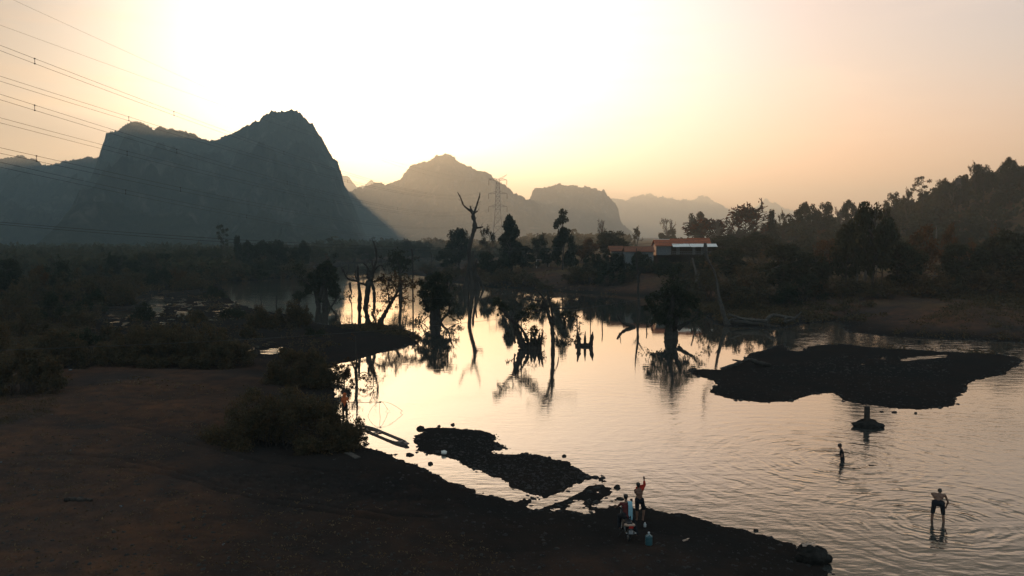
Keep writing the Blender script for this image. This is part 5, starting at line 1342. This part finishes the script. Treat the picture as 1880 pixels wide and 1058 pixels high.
m.capsule(bp(.62, 0, .42), bp(1.05, 0, .40), .13, .12); m.capsule(bp(1.05, 0, .42), bp(1.32, 0, .78), .09, .07); m.capsule(bp(.30, 0, .62), bp(.9, 0, .55), .10, .12); m.capsule(bp(1.30, 0, .72), bp(1.36, 0, .90), .08, .09)
solid(m, 'body', M['black_plastic'], be, .02)
m = MB(); m.capsule(bp(.12, -.05, .76), bp(.80, -.07, .77), .06, .08); m.capsule(bp(.12, .05, .76), bp(.80, .07, .77), .06, .08); solid(m, 'seat', M['black_plastic'], be, .02)
m = MB(); m.capsule(bp(-.06, -.13, .74), bp(.20, -.14, .68), .05, .06); m.capsule(bp(-.06, .13, .74), bp(.20, .14, .68), .05, .06); m.capsule(bp(-.10, -.10, .76), bp(-.10, .10, .76), .045, .045); solid(m, 'tail_fairing', M['pale_plastic'], be, .015)
m = MB(); m.box(bp(-.15, 0, .70), (.16, .05, .08), rz=math.atan2(BS[1], BS[0])); m.build('tail_light', M['red_lens'], be, smooth=False)
m = MB(); m.box(bp(-.13, 0, .50), (.17, .012, .14), rz=math.atan2(BS[1], BS[0]), rx=-.3); m.build('number_plate', M['steel'], be, smooth=False)
m = MB(); a = np.linspace(.3, 2.0, 8); m.tube([bp(.30 - .34 * math.cos(q), 0, .30 + .34 * math.sin(q)) for q in a], .055, 6); m.build('mudguard', M['black_plastic'], be)
for s in (-1, 1):
    m = MB(); sp_ = np.linspace(0, 1, 40); p = np.stack([bp(.32 + .16 * q, s * .13 + .025 * math.cos(q * 44), .34 + .32 * q + .025 * math.sin(q * 44)) for q in sp_]); m.tube(p, .009, 4); m.tube([bp(.32, s * .13, .32), bp(.48, s * .13, .67)], .014, 6); m.build('shock_absorber', M['chrome'], be)
    m = MB(); m.tube([bp(1.55, s * .075, .30), bp(1.34, s * .075, .86)], .022, 8); m.build('fork', M['chrome'], be)
    m = MB(); m.tube([bp(1.24, s * .36, 1.13), bp(1.27, s * .30, 1.20), bp(1.28, s * .30, 1.26)], .007, 5); m.ell(bp(1.28, s * .31, 1.30), (.055, .02, .038), 10, 6); m.build('mirror', M['black_plastic'], be)
m = MB(); m.tube([bp(1.12, -.36, 1.02), bp(1.28, -.20, 1.03), bp(1.34, 0, .98), bp(1.28, .20, 1.03), bp(1.12, .36, 1.02)], .014, 8); m.build('handlebar', M['chrome'], be)
m = MB(); m.ell(bp(1.46, 0, .92), (.09, .09, .09), 14, 10); m.build('headlight', M['chrome'], be)
m = MB(); m.tube([bp(.95, .12, .26), bp(.6, .16, .26), bp(.30, .18, .34), bp(-.05, .19, .42)], [.022, .03, .045, .05], 10); m.build('exhaust', M['chrome'], be)
m = MB(); m.tube([bp(.75, -.12, .3), bp(.70, -.32, .02)], .012, 6); m.build('side_stand', M['black_plastic'], be)
tag(be, 'dark motorbike with a pale tail, parked on the bank and seen from behind', 'motorbike')
O = np.array([bk[0], bk[1] + .02, bk[2] + .02]); sc = bp(.55, 0, .86)
def L(v): return sc + BD * v[1] + BS * v[0] + np.array([0, 0, v[2]])
ri = person('person', O, dict(hipL=L((-.10, 0, .02)), hipR=L((.10, 0, .02)), knL=L((-.22, .40, -.08)), knR=L((.27, .36, -.10)), anL=L((-.26, .26, -.48)), anR=L((.40, .12, -.73)), toeL=L((-.27, .42, -.54)), toeR=L((.43, .27, -.80)), shL=L((-.21, .10, .50)), shR=L((.16, .10, .50)),
       head=L((-.03, .20, .71)), elL=L((-.33, .32, .30)), wrL=L((-.33, .58, .19)), elR=L((.24, .34, .27)), wrR=L((.32, .58, .18))), BD + np.array([-.3, 0, -.1]), 'rider in a maroon top astride the motorbike with a pale blue towel over one shoulder', top='cloth_maroon', bottom='cloth_dark', short_legs=False, sleeve=.4, hcurl=.6)
m = MB(); nx = 8; pts = []
for k, (y, z) in enumerate(((.26, .18), (.25, .34), (.20, .50), (.11, .575), (.0, .56), (-.06, .45), (-.085, .25), (-.09, .05), (-.08, -.10))):
    for i in range(nx): pts.append(L((.02 + .17 * i / (nx - 1), y + .012 * math.sin(i * 2.1 + k), z + .008 * math.sin(i * 1.7))))
pts = np.array(pts); n9 = 9; V = np.concatenate([pts, pts + np.array([0, -.012, .012])])
q = [(r * nx + c, r * nx + c + 1, (r + 1) * nx + c + 1, (r + 1) * nx + c) for r in range(n9 - 1) for c in range(nx - 1)]; q2 = [tuple(np.array(f[::-1]) + n9 * nx) for f in q]
ed = [(r * nx, (r + 1) * nx, (r + 1) * nx + n9 * nx, r * nx + n9 * nx) for r in range(n9 - 1)] + [(r * nx + nx - 1, r * nx + nx - 1 + n9 * nx, (r + 1) * nx + nx - 1 + n9 * nx, (r + 1) * nx + nx - 1) for r in range(n9 - 1)]
m.add(V, q + q2 + ed); tw = m.build('towel', M['towel'], None, loc=O); tag(tw, 'pale blue towel hanging down the back of the rider on the motorbike', 'towel')

# ------------------------------------------------------------------ water bottle, jar, canoe, net, planks
M['bottle'] = mat_simple('blue_bottle', (.025, .075, .09), (.035, .105, .12), 4, .35, .4)
M['cap'] = mat_simple('white_cap', (.34, .37, .37), (.45, .47, .47), 4, .4, .4)
j0 = GT(1191, 1001); je = empty('water_bottle', j0)
m = MB(); pr = [(.001, 0), (.12, .0), (.135, .015), (.138, .07), (.130, .085), (.138, .10), (.138, .19), (.130, .205), (.138, .22), (.138, .31), (.125, .345), (.075, .385), (.035, .40), (.032, .45), (.001, .452)]
m.lathe(pr, n=24); m.build('bottle_body', M['bottle'], je)
m = MB(); m.lathe([(.038, .435), (.04, .44), (.04, .485), (.036, .49), (.001, .491)], n=18); m.build('cap', M['cap'], je)
m = MB(); m.tube([(-.05, -.12, .385), (-.03, -.11, .425), (.03, -.11, .425), (.05, -.12, .385)], .012, 6); m.build('handle', M['cap'], je)
for s_ in (-1, 1):
    m = MB(); m.capsule((s_ * .06, -.085, .372), (s_ * .105, -.07, .352), .012, .012); m.build('shoulder_highlight', M['cap'], je)  # white strips modelled as highlights on the bottle's shoulders
tag(je, 'large blue drinking-water bottle with a white cap on the bank right of the motorbike', 'water bottle')
j1 = GT(1184, 969); m = MB(); m.lathe([(.001, 0), (.05, 0), (.055, .02), (.055, .12), (.03, .16), (.03, .19), (.001, .192)], n=16); tag(m.build('plastic_bottle', M['cap'], loc=j1), 'small white bottle standing behind the big blue water bottle', 'bottle')

M['canoe'] = mat_simple('canoe_wood', (.09, .07, .06), (.16, .13, .11), 5, .7, .3)
def make_canoe():
    a = G(673, 787); b = G(744, 817); d = unit((b - a) * np.array([1, 1, 0])); n = np.array([-d[1], d[0], 0]); Lc = np.linalg.norm((b - a)[:2])
    e = empty('canoe', (a[0], a[1], 0)); m = MB(); rows = 26
    def prof(t): return .34 * np.clip(1 - abs(2 * t - 1) ** 5.0, 0, 1) * .75 + .11
    V = []
    for i in range(rows):
        t = i / (rows - 1); w = prof(t); sh = .09 + .07 * abs(2 * t - 1) ** 3
        sec = [(-w, sh), (-w * .97, sh - .10), (-w * .80, -.10), (-w * .4, -.18), (w * .4, -.18), (w * .80, -.10), (w * .97, sh - .10), (w, sh), (w - .05, sh), (w * .92 - .05, sh - .12), (w * .72 - .03, -.06), (w * .35, -.12), (-w * .35, -.12), (-w * .72 + .03, -.06), (-w * .92 + .05, sh - .12), (-w + .05, sh)]
        for (s, z) in sec: V.append(d * t * Lc + n * s + np.array([0, 0, z]))
    k = 16; q = [(i * k + j, i * k + (j + 1) % k, (i + 1) * k + (j + 1) % k, (i + 1) * k + j) for i in range(rows - 1) for j in range(k)]
    m.add(V, q)
    for i in (0, rows - 1):
        for (p, r) in ((0, 15), (1, 14), (2, 13), (3, 12)): pass
    m.build('hull', M['canoe'], e, smooth=False)
    for t in (0.0, 1.0):
        w = prof(t); m = MB(); c = d * (t * Lc + (.10 if t else -.10)) + np.array([0, 0, .11]); m.box(c, (.34, 2 * w + .02, .08), rz=math.atan2(d[1], d[0])); c2 = c - np.array([0, 0, .16]) - d * (.08 if t else -.08); m.box(c2, (.24, 2 * w - .04, .24), rz=math.atan2(d[1], d[0])); m.build('bow' if t == 0 else 'stern', M['canoe'], e, smooth=False)
    for t in (.30, .86):
        m = MB(); m.box(d * t * Lc + np.array([0, 0, .05]), (.22, 2 * prof(t) - .08, .03), rz=math.atan2(d[1], d[0])); m.build('thwart', M['canoe'], e, smooth=False)
    return tag(e, 'narrow wooden dugout canoe lying half swamped by the bush', 'canoe')
make_canoe()
def make_net():
    Yn = f0[1] + 1.2; hz = lambda x, y, Y: P(x, y, Y)
    apex = P(698, 738.5, Yn); e = empty('lift_net', (apex[0], apex[1], 0)); o = np.array([apex[0], apex[1], 0])
    m = MB(); p0 = f0 + np.array([.10, .30, 1.02]); V = limb(rngof(5), p0 - (apex - p0) * .12, apex, 6, .01); m.tube(V - o, np.linspace(.022, .014, 6), 6); m.build('pole', M['dead_wood'], e)
    cor = [P(674, 769, Yn - .5), P(739, 755, Yn + .6), P(699, 772, Yn - 1.0), P(712, 752, Yn + 1.1)]
    for a, b in ((0, 1), (2, 3)):
        m = MB(); q = np.linspace(0, 1, 20)[:, None]; A, B = cor[a], cor[b]; C = 2 * apex - (A + B) / 2
        bz = A * (1 - q) ** 2 + 2 * C * q * (1 - q) + B * q ** 2; m.tube(bz - o, .011, 5); m.build('arch', M['dead_wood'], e)
    m = MB(); loop = [cor[0], cor[2], cor[1], cor[3], cor[0]]
    for A, B in zip(loop[:-1], loop[1:]):
        q = np.linspace(0, 1, 10)[:, None]; p = A + (B - A) * q; p[:, 2] -= .25 * np.sin(q[:, 0] * math.pi); m.tube(p - o, .006, 4)
    m.build('rim_cord', M['dead_wood'], e)
    m = MB(); m.ell(apex - o, (.08, .08, .06), 10, 8); m.build('knot', M['dead_wood'], e)
    return tag(e, 'bamboo lift net with crossed arching rods held out over the water on a pole', 'fishing net')
make_net()
g = GT(647, 838); m = MB(); m.box((0, 0, .05), (.34, 1.35, .05), rz=.62); tag(m.build('plank', M['driftwood'], loc=g, smooth=False), 'weathered plank lying on the bank just below the canoe', 'plank')
g = G(672, 814); m = MB(); m.tube([(-.5, .35, .3), (0, 0, .12), (.45, -.35, -.1)], .018, 6); tag(m.build('stick', M['dead_wood'], loc=g), 'thin stick poking out of the water between the bank and the canoe', 'stick')

# ------------------------------------------------------------------ rocks
def rock(name, loc, size, seed, lab, group=None, mat='rock', parts=None):
    mb = MB(); rng = rngof(seed)
    for (c, r) in (parts or [((0, 0, 0), 1.0)]):
        k = len(mb.V); mb.ell((0, 0, 0), (1, 1, 1), 18, 12); v = mb.V[k]
        nn = 1 + .45 * fbm(v[:, 0] * 1.3 + seed + v[:, 2] * .7, v[:, 1] * 1.3 + v[:, 2] * .9, seed, 4); q = np.round(nn * 7) / 7 * .5 + nn * .5
        mb.V[k] = v * q[:, None] * np.asarray(size) * r + np.asarray(c)
    o = mb.build(name, M[mat], loc=loc, smooth=False); return tag(o, lab, 'rock', group)
r0 = G(1596, 786)
rock('rock', r0 + np.array([0, .3, .05]), (.78, .55, .34), 3, 'dark boulder in the river carrying a broken post', parts=[((0, 0, 0), 1), ((.55, -.1, .05), .55), ((-.62, .05, .12), .42), ((.1, .3, .18), .7)])
pt = P(1592, 746, r0[1] + .3); m = MB(); pb = P(1591.5, 770, r0[1] + .3); m.tube([pb - [0, 0, .3], pb, (pb + pt) / 2, pt - [0, 0, .02], pt], [.19, .185, .175, .17, .15], 10)
tag(m.build('broken_post', M['dead_wood'], smooth=False), 'broken square-topped post standing on the dark boulder in the river', 'post')
r1 = GT(1492, 1035)
rock('rock', r1 + np.array([0, .1, .2]), (.45, .40, .36), 8, 'lumpy dark rock at the bottom shoreline with a scrap of cloth on it', parts=[((0, 0, 0), 1), ((.35, .25, .05), .6), ((-.15, .4, .10), .55), ((.48, -.05, -.05), .5), ((-.35, .05, -.08), .55), ((.05, .55, .1), .35)])
m = MB(); rg = rngof(12)
for k in range(4): m.box((k * .13 - .22, .05 * k, .46 + .03 * (k % 2)), (.17, .13, .02), rz=.4 * k, rx=.5 - .3 * k)
tag(m.build('cloth_scrap', M['pale_plastic'], loc=r1 + np.array([0, .25, .10]), smooth=False), 'pale rag draped over the top of the lumpy shoreline rock', 'cloth')
for k, (px, py, s_, lab) in enumerate(((1619, 757, .16, 'thin floating bit of debris nearest the broken post'), (1642, 758, .20, 'flat floating bit of debris between the broken post and the island tip'), (1681, 759, .10, 'small dark stone in the water below the island tip'), (1688, 628, .22, 'small rock in the channel before the right bank'), (831, 781, .13, 'small stone in the water off the far side of the mud spit'),
        (1036, 838, .12, 'small stone in the water beside the shoulder of the mud spit'), (772, 788, .24, 'stone at the left tip of the mud spit'), (790, 853, .14, 'dark stone standing in the shallow side channel'), (752, 836, .24, 'flat stone at the mouth of the shallow side channel'), (1133, 896, .16, 'small stone in the shallows just left of the youth'), (1138, 917, .16, 'flat stone in the shallows behind the rider'), (806, 783, .10, 'tiny stone on the far rim of the mud spit'),
        (1300, 972, .10, 'wet stone at the waterline right of the blue bottle'), (1388, 976, .10, 'small clump at the waterline left of the lumpy rock'))):
    g = GT(px, py); g[2] = max(g[2], 0); rock('stone', g + np.array([0, 0, s_ * .1]), (s_, s_ * .8, s_ * (.35 if k in (0, 1, 8, 10) else .75)), 40 + k, lab)
g = GT(815, 834); rock('plastic_bag', g + np.array([0, 0, .1]), (.16, .13, .12), 71, 'pale crumpled bag on the edge of the mud spit by the side channel', mat='tin')['category'] = 'bag'
g = GT(1258, 996); m = MB(); m.box((0, 0, .06), (.24, .07, .03), rz=.6, rx=.2); m.box((.1, .05, .09), (.14, .08, .02), rz=.9, rx=-.3); tag(m.build('wood_scrap', M['pale_plastic'], loc=g, smooth=False), 'pale splinter of wood lying alone on the bank right of the bottle', 'wood scrap')
for k, (px, py, s_, lab) in enumerate(((128, 681, .5, 'bright white scrap of litter at the edge of the wide dark bush'), (218, 700, .18, 'white litter on the bare earth below the wide dark bush'), (95, 763, .16, 'white litter on the slope below the left edge bush'), (197, 811, .12, 'white speck of litter nearest the big near bush, on open earth'), (130, 830, .12, 'white speck of litter on the earth above the charred log'), (222, 932, .16, 'flat pale chip right of the charred log'), (62, 901, .10, 'pale pebble left of the charred log'), (2, 850, .14, 'white scrap at the very left edge'),
        (410, 1003, .14, 'pale flat stone near the bottom edge left of centre'), (265, 922, .12, 'pale flake on the earth right of the chip by the charred log'), (1470, 572, .4, 'white scrap of litter by the raised tip of the driftwood'), (1489, 550, .3, 'pale scrap on the gravel above the driftwood'))):
    s_ *= .5; g = GT(px, py); rg = rngof(80 + k); m = MB()
    for q in range(3): m.box((rg.normal(0, s_ * .3), rg.normal(0, s_ * .3), .03 + .02 * q), (s_, s_ * .6, .02), rz=rg.random() * 3, rx=rg.normal(0, .4))
    tag(m.build('litter_scrap', M['plank'], loc=g, smooth=False), lab, 'litter')
# ------------------------------------------------------------------ uncountable small stuff: pebbles, dry tufts, twiggy undergrowth
def inpoly(pp, n, rng):
    pp = np.array(pp, float); lo, hi = pp.min(0), pp.max(0); out = []
    while len(out) < n:
        q = lo + (hi - lo) * rng.random((n * 2, 2)); k = sdist(pp, q[:, 0], q[:, 1]) > 0; out.extend(q[k])
    return np.array(out[:n])
def pebbles():
    rng = rngof(700); mb = MB(); pos = []; shore = 0
    # along every shoreline
    for pp in [LAKE] + ISLANDS + PUDDLES[:2] + PUDDLES[4:5]:
        A = pp; B = np.roll(pp, -1, 0)
        for a, b in zip(A, B):
            if max(a[1], b[1]) > 130 or min(a[1], b[1]) < 20 or abs(a[0]) > 90: continue
            L_ = np.linalg.norm(b - a); n = int(L_ * 9 + rng.random())
            t = rng.random(n)[:, None]; q = a + (b - a) * t + rng.normal(0, .38, (n, 2)); pos.append(q); shore += n
    for pl, n in (([(0, 700), (350, 700), (640, 830), (1150, 960), (1450, 1000), (1500, 1058), (0, 1058)], 2600), ([(1300, 690), (1560, 650), (1750, 660), (1740, 745), (1320, 730)], 1500), ([(1440, 560), (1620, 545), (1880, 560), (1880, 625), (1560, 605)], 900), ([(770, 795), (900, 800), (1100, 880), (980, 905), (800, 830)], 1400)):
        q = inpoly(pl, n, rng); pos.append(GTv(q[:, 0], q[:, 1])[:, :2])
    pos = np.concatenate(pos); edge = np.arange(len(pos)) < shore; z = hf(pos[:, 0], pos[:, 1])
    k = z > -.10; pos, z, edge = pos[k], z[k], edge[k]
    s = .025 + .08 * rng.random(len(z)) ** 5 + (pos[:, 1] > 70) * .03 + edge * (rng.random(len(z)) < .12) * rng.random(len(z)) * .14
    u = np.array([(1, 0, -.1), (.35, .85, 0), (-.75, .6, -.1), (-.8, -.55, 0), (.3, -.9, -.1), (.5, .1, .55), (-.35, .3, .6), (-.1, -.4, .5)])
    T = np.array([(0, 1, 5), (1, 2, 6), (2, 3, 6), (3, 4, 7), (4, 0, 5), (1, 6, 5), (3, 7, 6), (4, 5, 7), (5, 6, 7)])
    for i in range(len(z)):
        V = u * (1 + rng.normal(0, .16, (8, 3))) * s[i] * np.array([1.25, 1.0, .8]); a = rng.random() * 6.28; c_, s_ = math.cos(a), math.sin(a)
        V = V @ np.array([(c_, s_, 0), (-s_, c_, 0), (0, 0, 1)]); mb.add(V + (pos[i, 0], pos[i, 1], z[i] + s[i] * .05), None, T)
    return mb
tag(pebbles().build('pebbles', M['stone'], smooth=False), 'loose stones and clods strewn over the banks and gravel bars', kind='stuff')
def blades(regions, seed, leaf, per, hgt):
    rng = rngof(seed); mb = MB()
    for pl, n in regions:
        q = inpoly(pl, n, rng); g = GTv(q[:, 0], q[:, 1]); g = g[g[:, 2] > .08]
        if not len(g): continue
        C = np.repeat(g, per, 0); sc = np.clip(C[:, 1] / 90, .35, 2.2)[:, None]
        off = rng.normal(0, 1, C.shape) * np.array([.28, .28, 0]) * sc; off[:, 2] = (rng.random(len(C)) ** 1.3) * hgt * sc[:, 0]
        C = C + off
        for lo, hi in ((0, 60), (60, 110), (110, 170), (170, 600)):
            k = (C[:, 1] >= lo) & (C[:, 1] < hi)
            if k.any(): mb.leaves(C[k], leaf * np.clip((lo + min(hi, 260)) / 180, .4, 2.4), rng, 2.6)
    return mb
LEFTP = [(-60, 505), (200, 508), (330, 508), (300, 535), (200, 560), (170, 600), (140, 640), (-60, 720)]
tag(blades([(LEFTP, 2300), ([(300, 505), (540, 500), (480, 516), (330, 530)], 350), ([(200, 520), (430, 520), (470, 580), (400, 600), (190, 610)], 420), ([(150, 620), (440, 600), (600, 600), (620, 640), (450, 640), (160, 660)], 160), ([(-60, 700), (120, 690), (100, 760), (-60, 800)], 260), ([(600, 596), (735, 602), (770, 622), (640, 606)], 150)], 710, .10, 20, .45).build('undergrowth', M['leaf_scrub'], smooth=False), 'low dark scrub and weeds covering the left plain', kind='stuff')
tag(blades([([(820, 500), (1300, 490), (1560, 500), (1880, 480), (1960, 530), (1500, 545), (1300, 560), (1180, 536), (900, 522)], 3600), ([(1300, 545), (1420, 545), (1440, 575), (1330, 580)], 300)], 711, .12, 18, .45).build('undergrowth', M['leaf_scrub'], smooth=False), 'low scrub and dry weeds covering the right bank', kind='stuff')
tag(blades([([(0, 730), (250, 690), (450, 720), (360, 800), (250, 900), (0, 900)], 800), ([(0, 900), (600, 900), (900, 1000), (1000, 1058), (0, 1058)], 700), ([(930, 488), (1110, 485), (1190, 505), (1120, 520), (930, 510)], 700)], 712, .10, 5, .05).build('dry_grass', M['straw'], smooth=False), 'thin dry grass and dead leaves on the bare earth', kind='stuff')
# ------------------------------------------------------------------ air, light, camera
def haze_box(density):
    mb = MB(); mb.box((0, 2900, 172), (9000, 6400, 350))
    m, nt = newmat('haze_air'); T = NT(nt)
    v = T.n('ShaderNodeVolumePrincipled', None, Color=(.66, .88, .95, 1), Density=density, Anisotropy=HAZE_G)
    o = T.n('ShaderNodeOutputMaterial'); nt.links.new(v.outputs[0], o.inputs['Volume'])
    try: m.volume_sampling = 'MULTIPLE_IMPORTANCE'; m.homogeneous_volume = True
    except Exception: pass
    o = mb.build('haze', m, smooth=False)
    return tag(o, 'thin evening haze lying over the river valley', kind='stuff')
HAZE_G = .45
SKY_STRENGTH = .15
haze_box(3.4e-4)

w = bpy.data.worlds.new('World'); S.world = w; w.use_nodes = True
nt = w.node_tree; nt.nodes.clear(); T = NT(nt)
sky = T.n('ShaderNodeTexSky')
sky.sky_type = 'NISHITA'; sky.sun_disc = False
sky.sun_elevation = SUN_EL; sky.sun_rotation = SUN_AZ
sky.altitude = 0; sky.air_density = 1.0; sky.dust_density = 4.0; sky.ozone_density = 1.0
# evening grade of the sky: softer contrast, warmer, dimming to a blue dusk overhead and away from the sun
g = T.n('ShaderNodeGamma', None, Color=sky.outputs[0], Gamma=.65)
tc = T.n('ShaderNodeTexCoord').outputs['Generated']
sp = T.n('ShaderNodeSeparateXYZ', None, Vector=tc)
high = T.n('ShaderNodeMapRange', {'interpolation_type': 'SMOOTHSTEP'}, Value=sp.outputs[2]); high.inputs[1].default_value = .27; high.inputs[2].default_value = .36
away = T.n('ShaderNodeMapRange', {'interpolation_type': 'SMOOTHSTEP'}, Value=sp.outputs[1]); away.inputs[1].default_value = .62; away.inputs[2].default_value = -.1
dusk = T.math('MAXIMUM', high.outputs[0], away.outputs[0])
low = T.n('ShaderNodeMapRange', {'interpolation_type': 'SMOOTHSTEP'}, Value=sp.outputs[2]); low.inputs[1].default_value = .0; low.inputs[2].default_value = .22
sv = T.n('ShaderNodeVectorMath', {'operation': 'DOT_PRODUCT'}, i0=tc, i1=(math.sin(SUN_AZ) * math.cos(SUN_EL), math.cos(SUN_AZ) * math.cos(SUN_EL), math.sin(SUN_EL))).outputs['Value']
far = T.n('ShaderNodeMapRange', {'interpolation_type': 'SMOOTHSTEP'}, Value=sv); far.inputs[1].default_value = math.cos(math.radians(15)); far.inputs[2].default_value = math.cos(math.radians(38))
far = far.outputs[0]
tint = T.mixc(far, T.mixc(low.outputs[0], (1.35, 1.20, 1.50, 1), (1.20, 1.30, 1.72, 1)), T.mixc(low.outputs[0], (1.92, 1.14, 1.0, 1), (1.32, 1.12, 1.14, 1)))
# faint streaks of high cloud
cs = T.n('ShaderNodeMapping', None, Vector=tc, Scale=(2.0, 2.0, 22.0), Rotation=(0, .10, 0)).outputs[0]
cl = T.ramp(T.noise(cs, 2.2, 5, .6), .52, .75)
tint = T.mixc(T.math('MULTIPLY', cl, .30), tint, (1.75, 1.38, 1.25, 1))
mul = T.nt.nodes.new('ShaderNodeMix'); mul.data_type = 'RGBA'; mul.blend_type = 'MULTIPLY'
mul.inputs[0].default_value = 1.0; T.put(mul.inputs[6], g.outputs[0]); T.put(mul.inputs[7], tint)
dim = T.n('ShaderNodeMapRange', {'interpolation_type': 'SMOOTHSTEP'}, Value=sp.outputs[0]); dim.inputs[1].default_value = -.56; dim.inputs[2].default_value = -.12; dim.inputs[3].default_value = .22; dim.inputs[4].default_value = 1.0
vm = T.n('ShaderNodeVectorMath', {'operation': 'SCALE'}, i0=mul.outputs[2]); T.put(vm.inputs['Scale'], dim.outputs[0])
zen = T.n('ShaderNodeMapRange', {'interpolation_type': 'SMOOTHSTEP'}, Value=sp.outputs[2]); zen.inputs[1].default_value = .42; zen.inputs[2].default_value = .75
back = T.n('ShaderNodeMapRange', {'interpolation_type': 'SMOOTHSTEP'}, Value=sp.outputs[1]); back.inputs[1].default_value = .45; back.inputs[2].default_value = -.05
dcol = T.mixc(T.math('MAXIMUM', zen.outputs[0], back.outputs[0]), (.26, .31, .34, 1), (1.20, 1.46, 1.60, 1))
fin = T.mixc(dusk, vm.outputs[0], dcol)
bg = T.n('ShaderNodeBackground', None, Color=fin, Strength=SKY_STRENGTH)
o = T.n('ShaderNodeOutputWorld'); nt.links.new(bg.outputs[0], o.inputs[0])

sd = bpy.data.lights.new('sun', 'SUN'); sd.energy = 4.0; sd.angle = math.radians(.5); sd.color = (1.0, .47, .21)
so = bpy.data.objects.new('sun', sd); COL.objects.link(so)
dirv = Vector((math.sin(SUN_AZ) * math.cos(SUN_EL), math.cos(SUN_AZ) * math.cos(SUN_EL), math.sin(SUN_EL)))
so.rotation_euler = dirv.to_track_quat('Z', 'Y').to_euler()
so.location = (-60, 200, 120)

cd = bpy.data.cameras.new('camera'); cam = bpy.data.objects.new('camera', cd); COL.objects.link(cam)
cam.location = (0, 0, CAMH); cam.rotation_euler = (math.pi / 2 - PITCH, 0, 0)
cd.sensor_width = 36; cd.lens = FPX / 1880 * 36; cd.clip_start = .1; cd.clip_end = 20000
S.camera = cam
S.view_settings.view_transform = 'Standard'; S.view_settings.look = 'None'
S.view_settings.exposure = 1.08; S.view_settings.gamma = 1
S.cycles.use_denoising = True
S.cycles.max_bounces = 6; S.cycles.diffuse_bounces = 2; S.cycles.glossy_bounces = 3; S.cycles.transmission_bounces = 2; S.cycles.volume_bounces = 0
S.cycles.transparent_max_bounces = 8
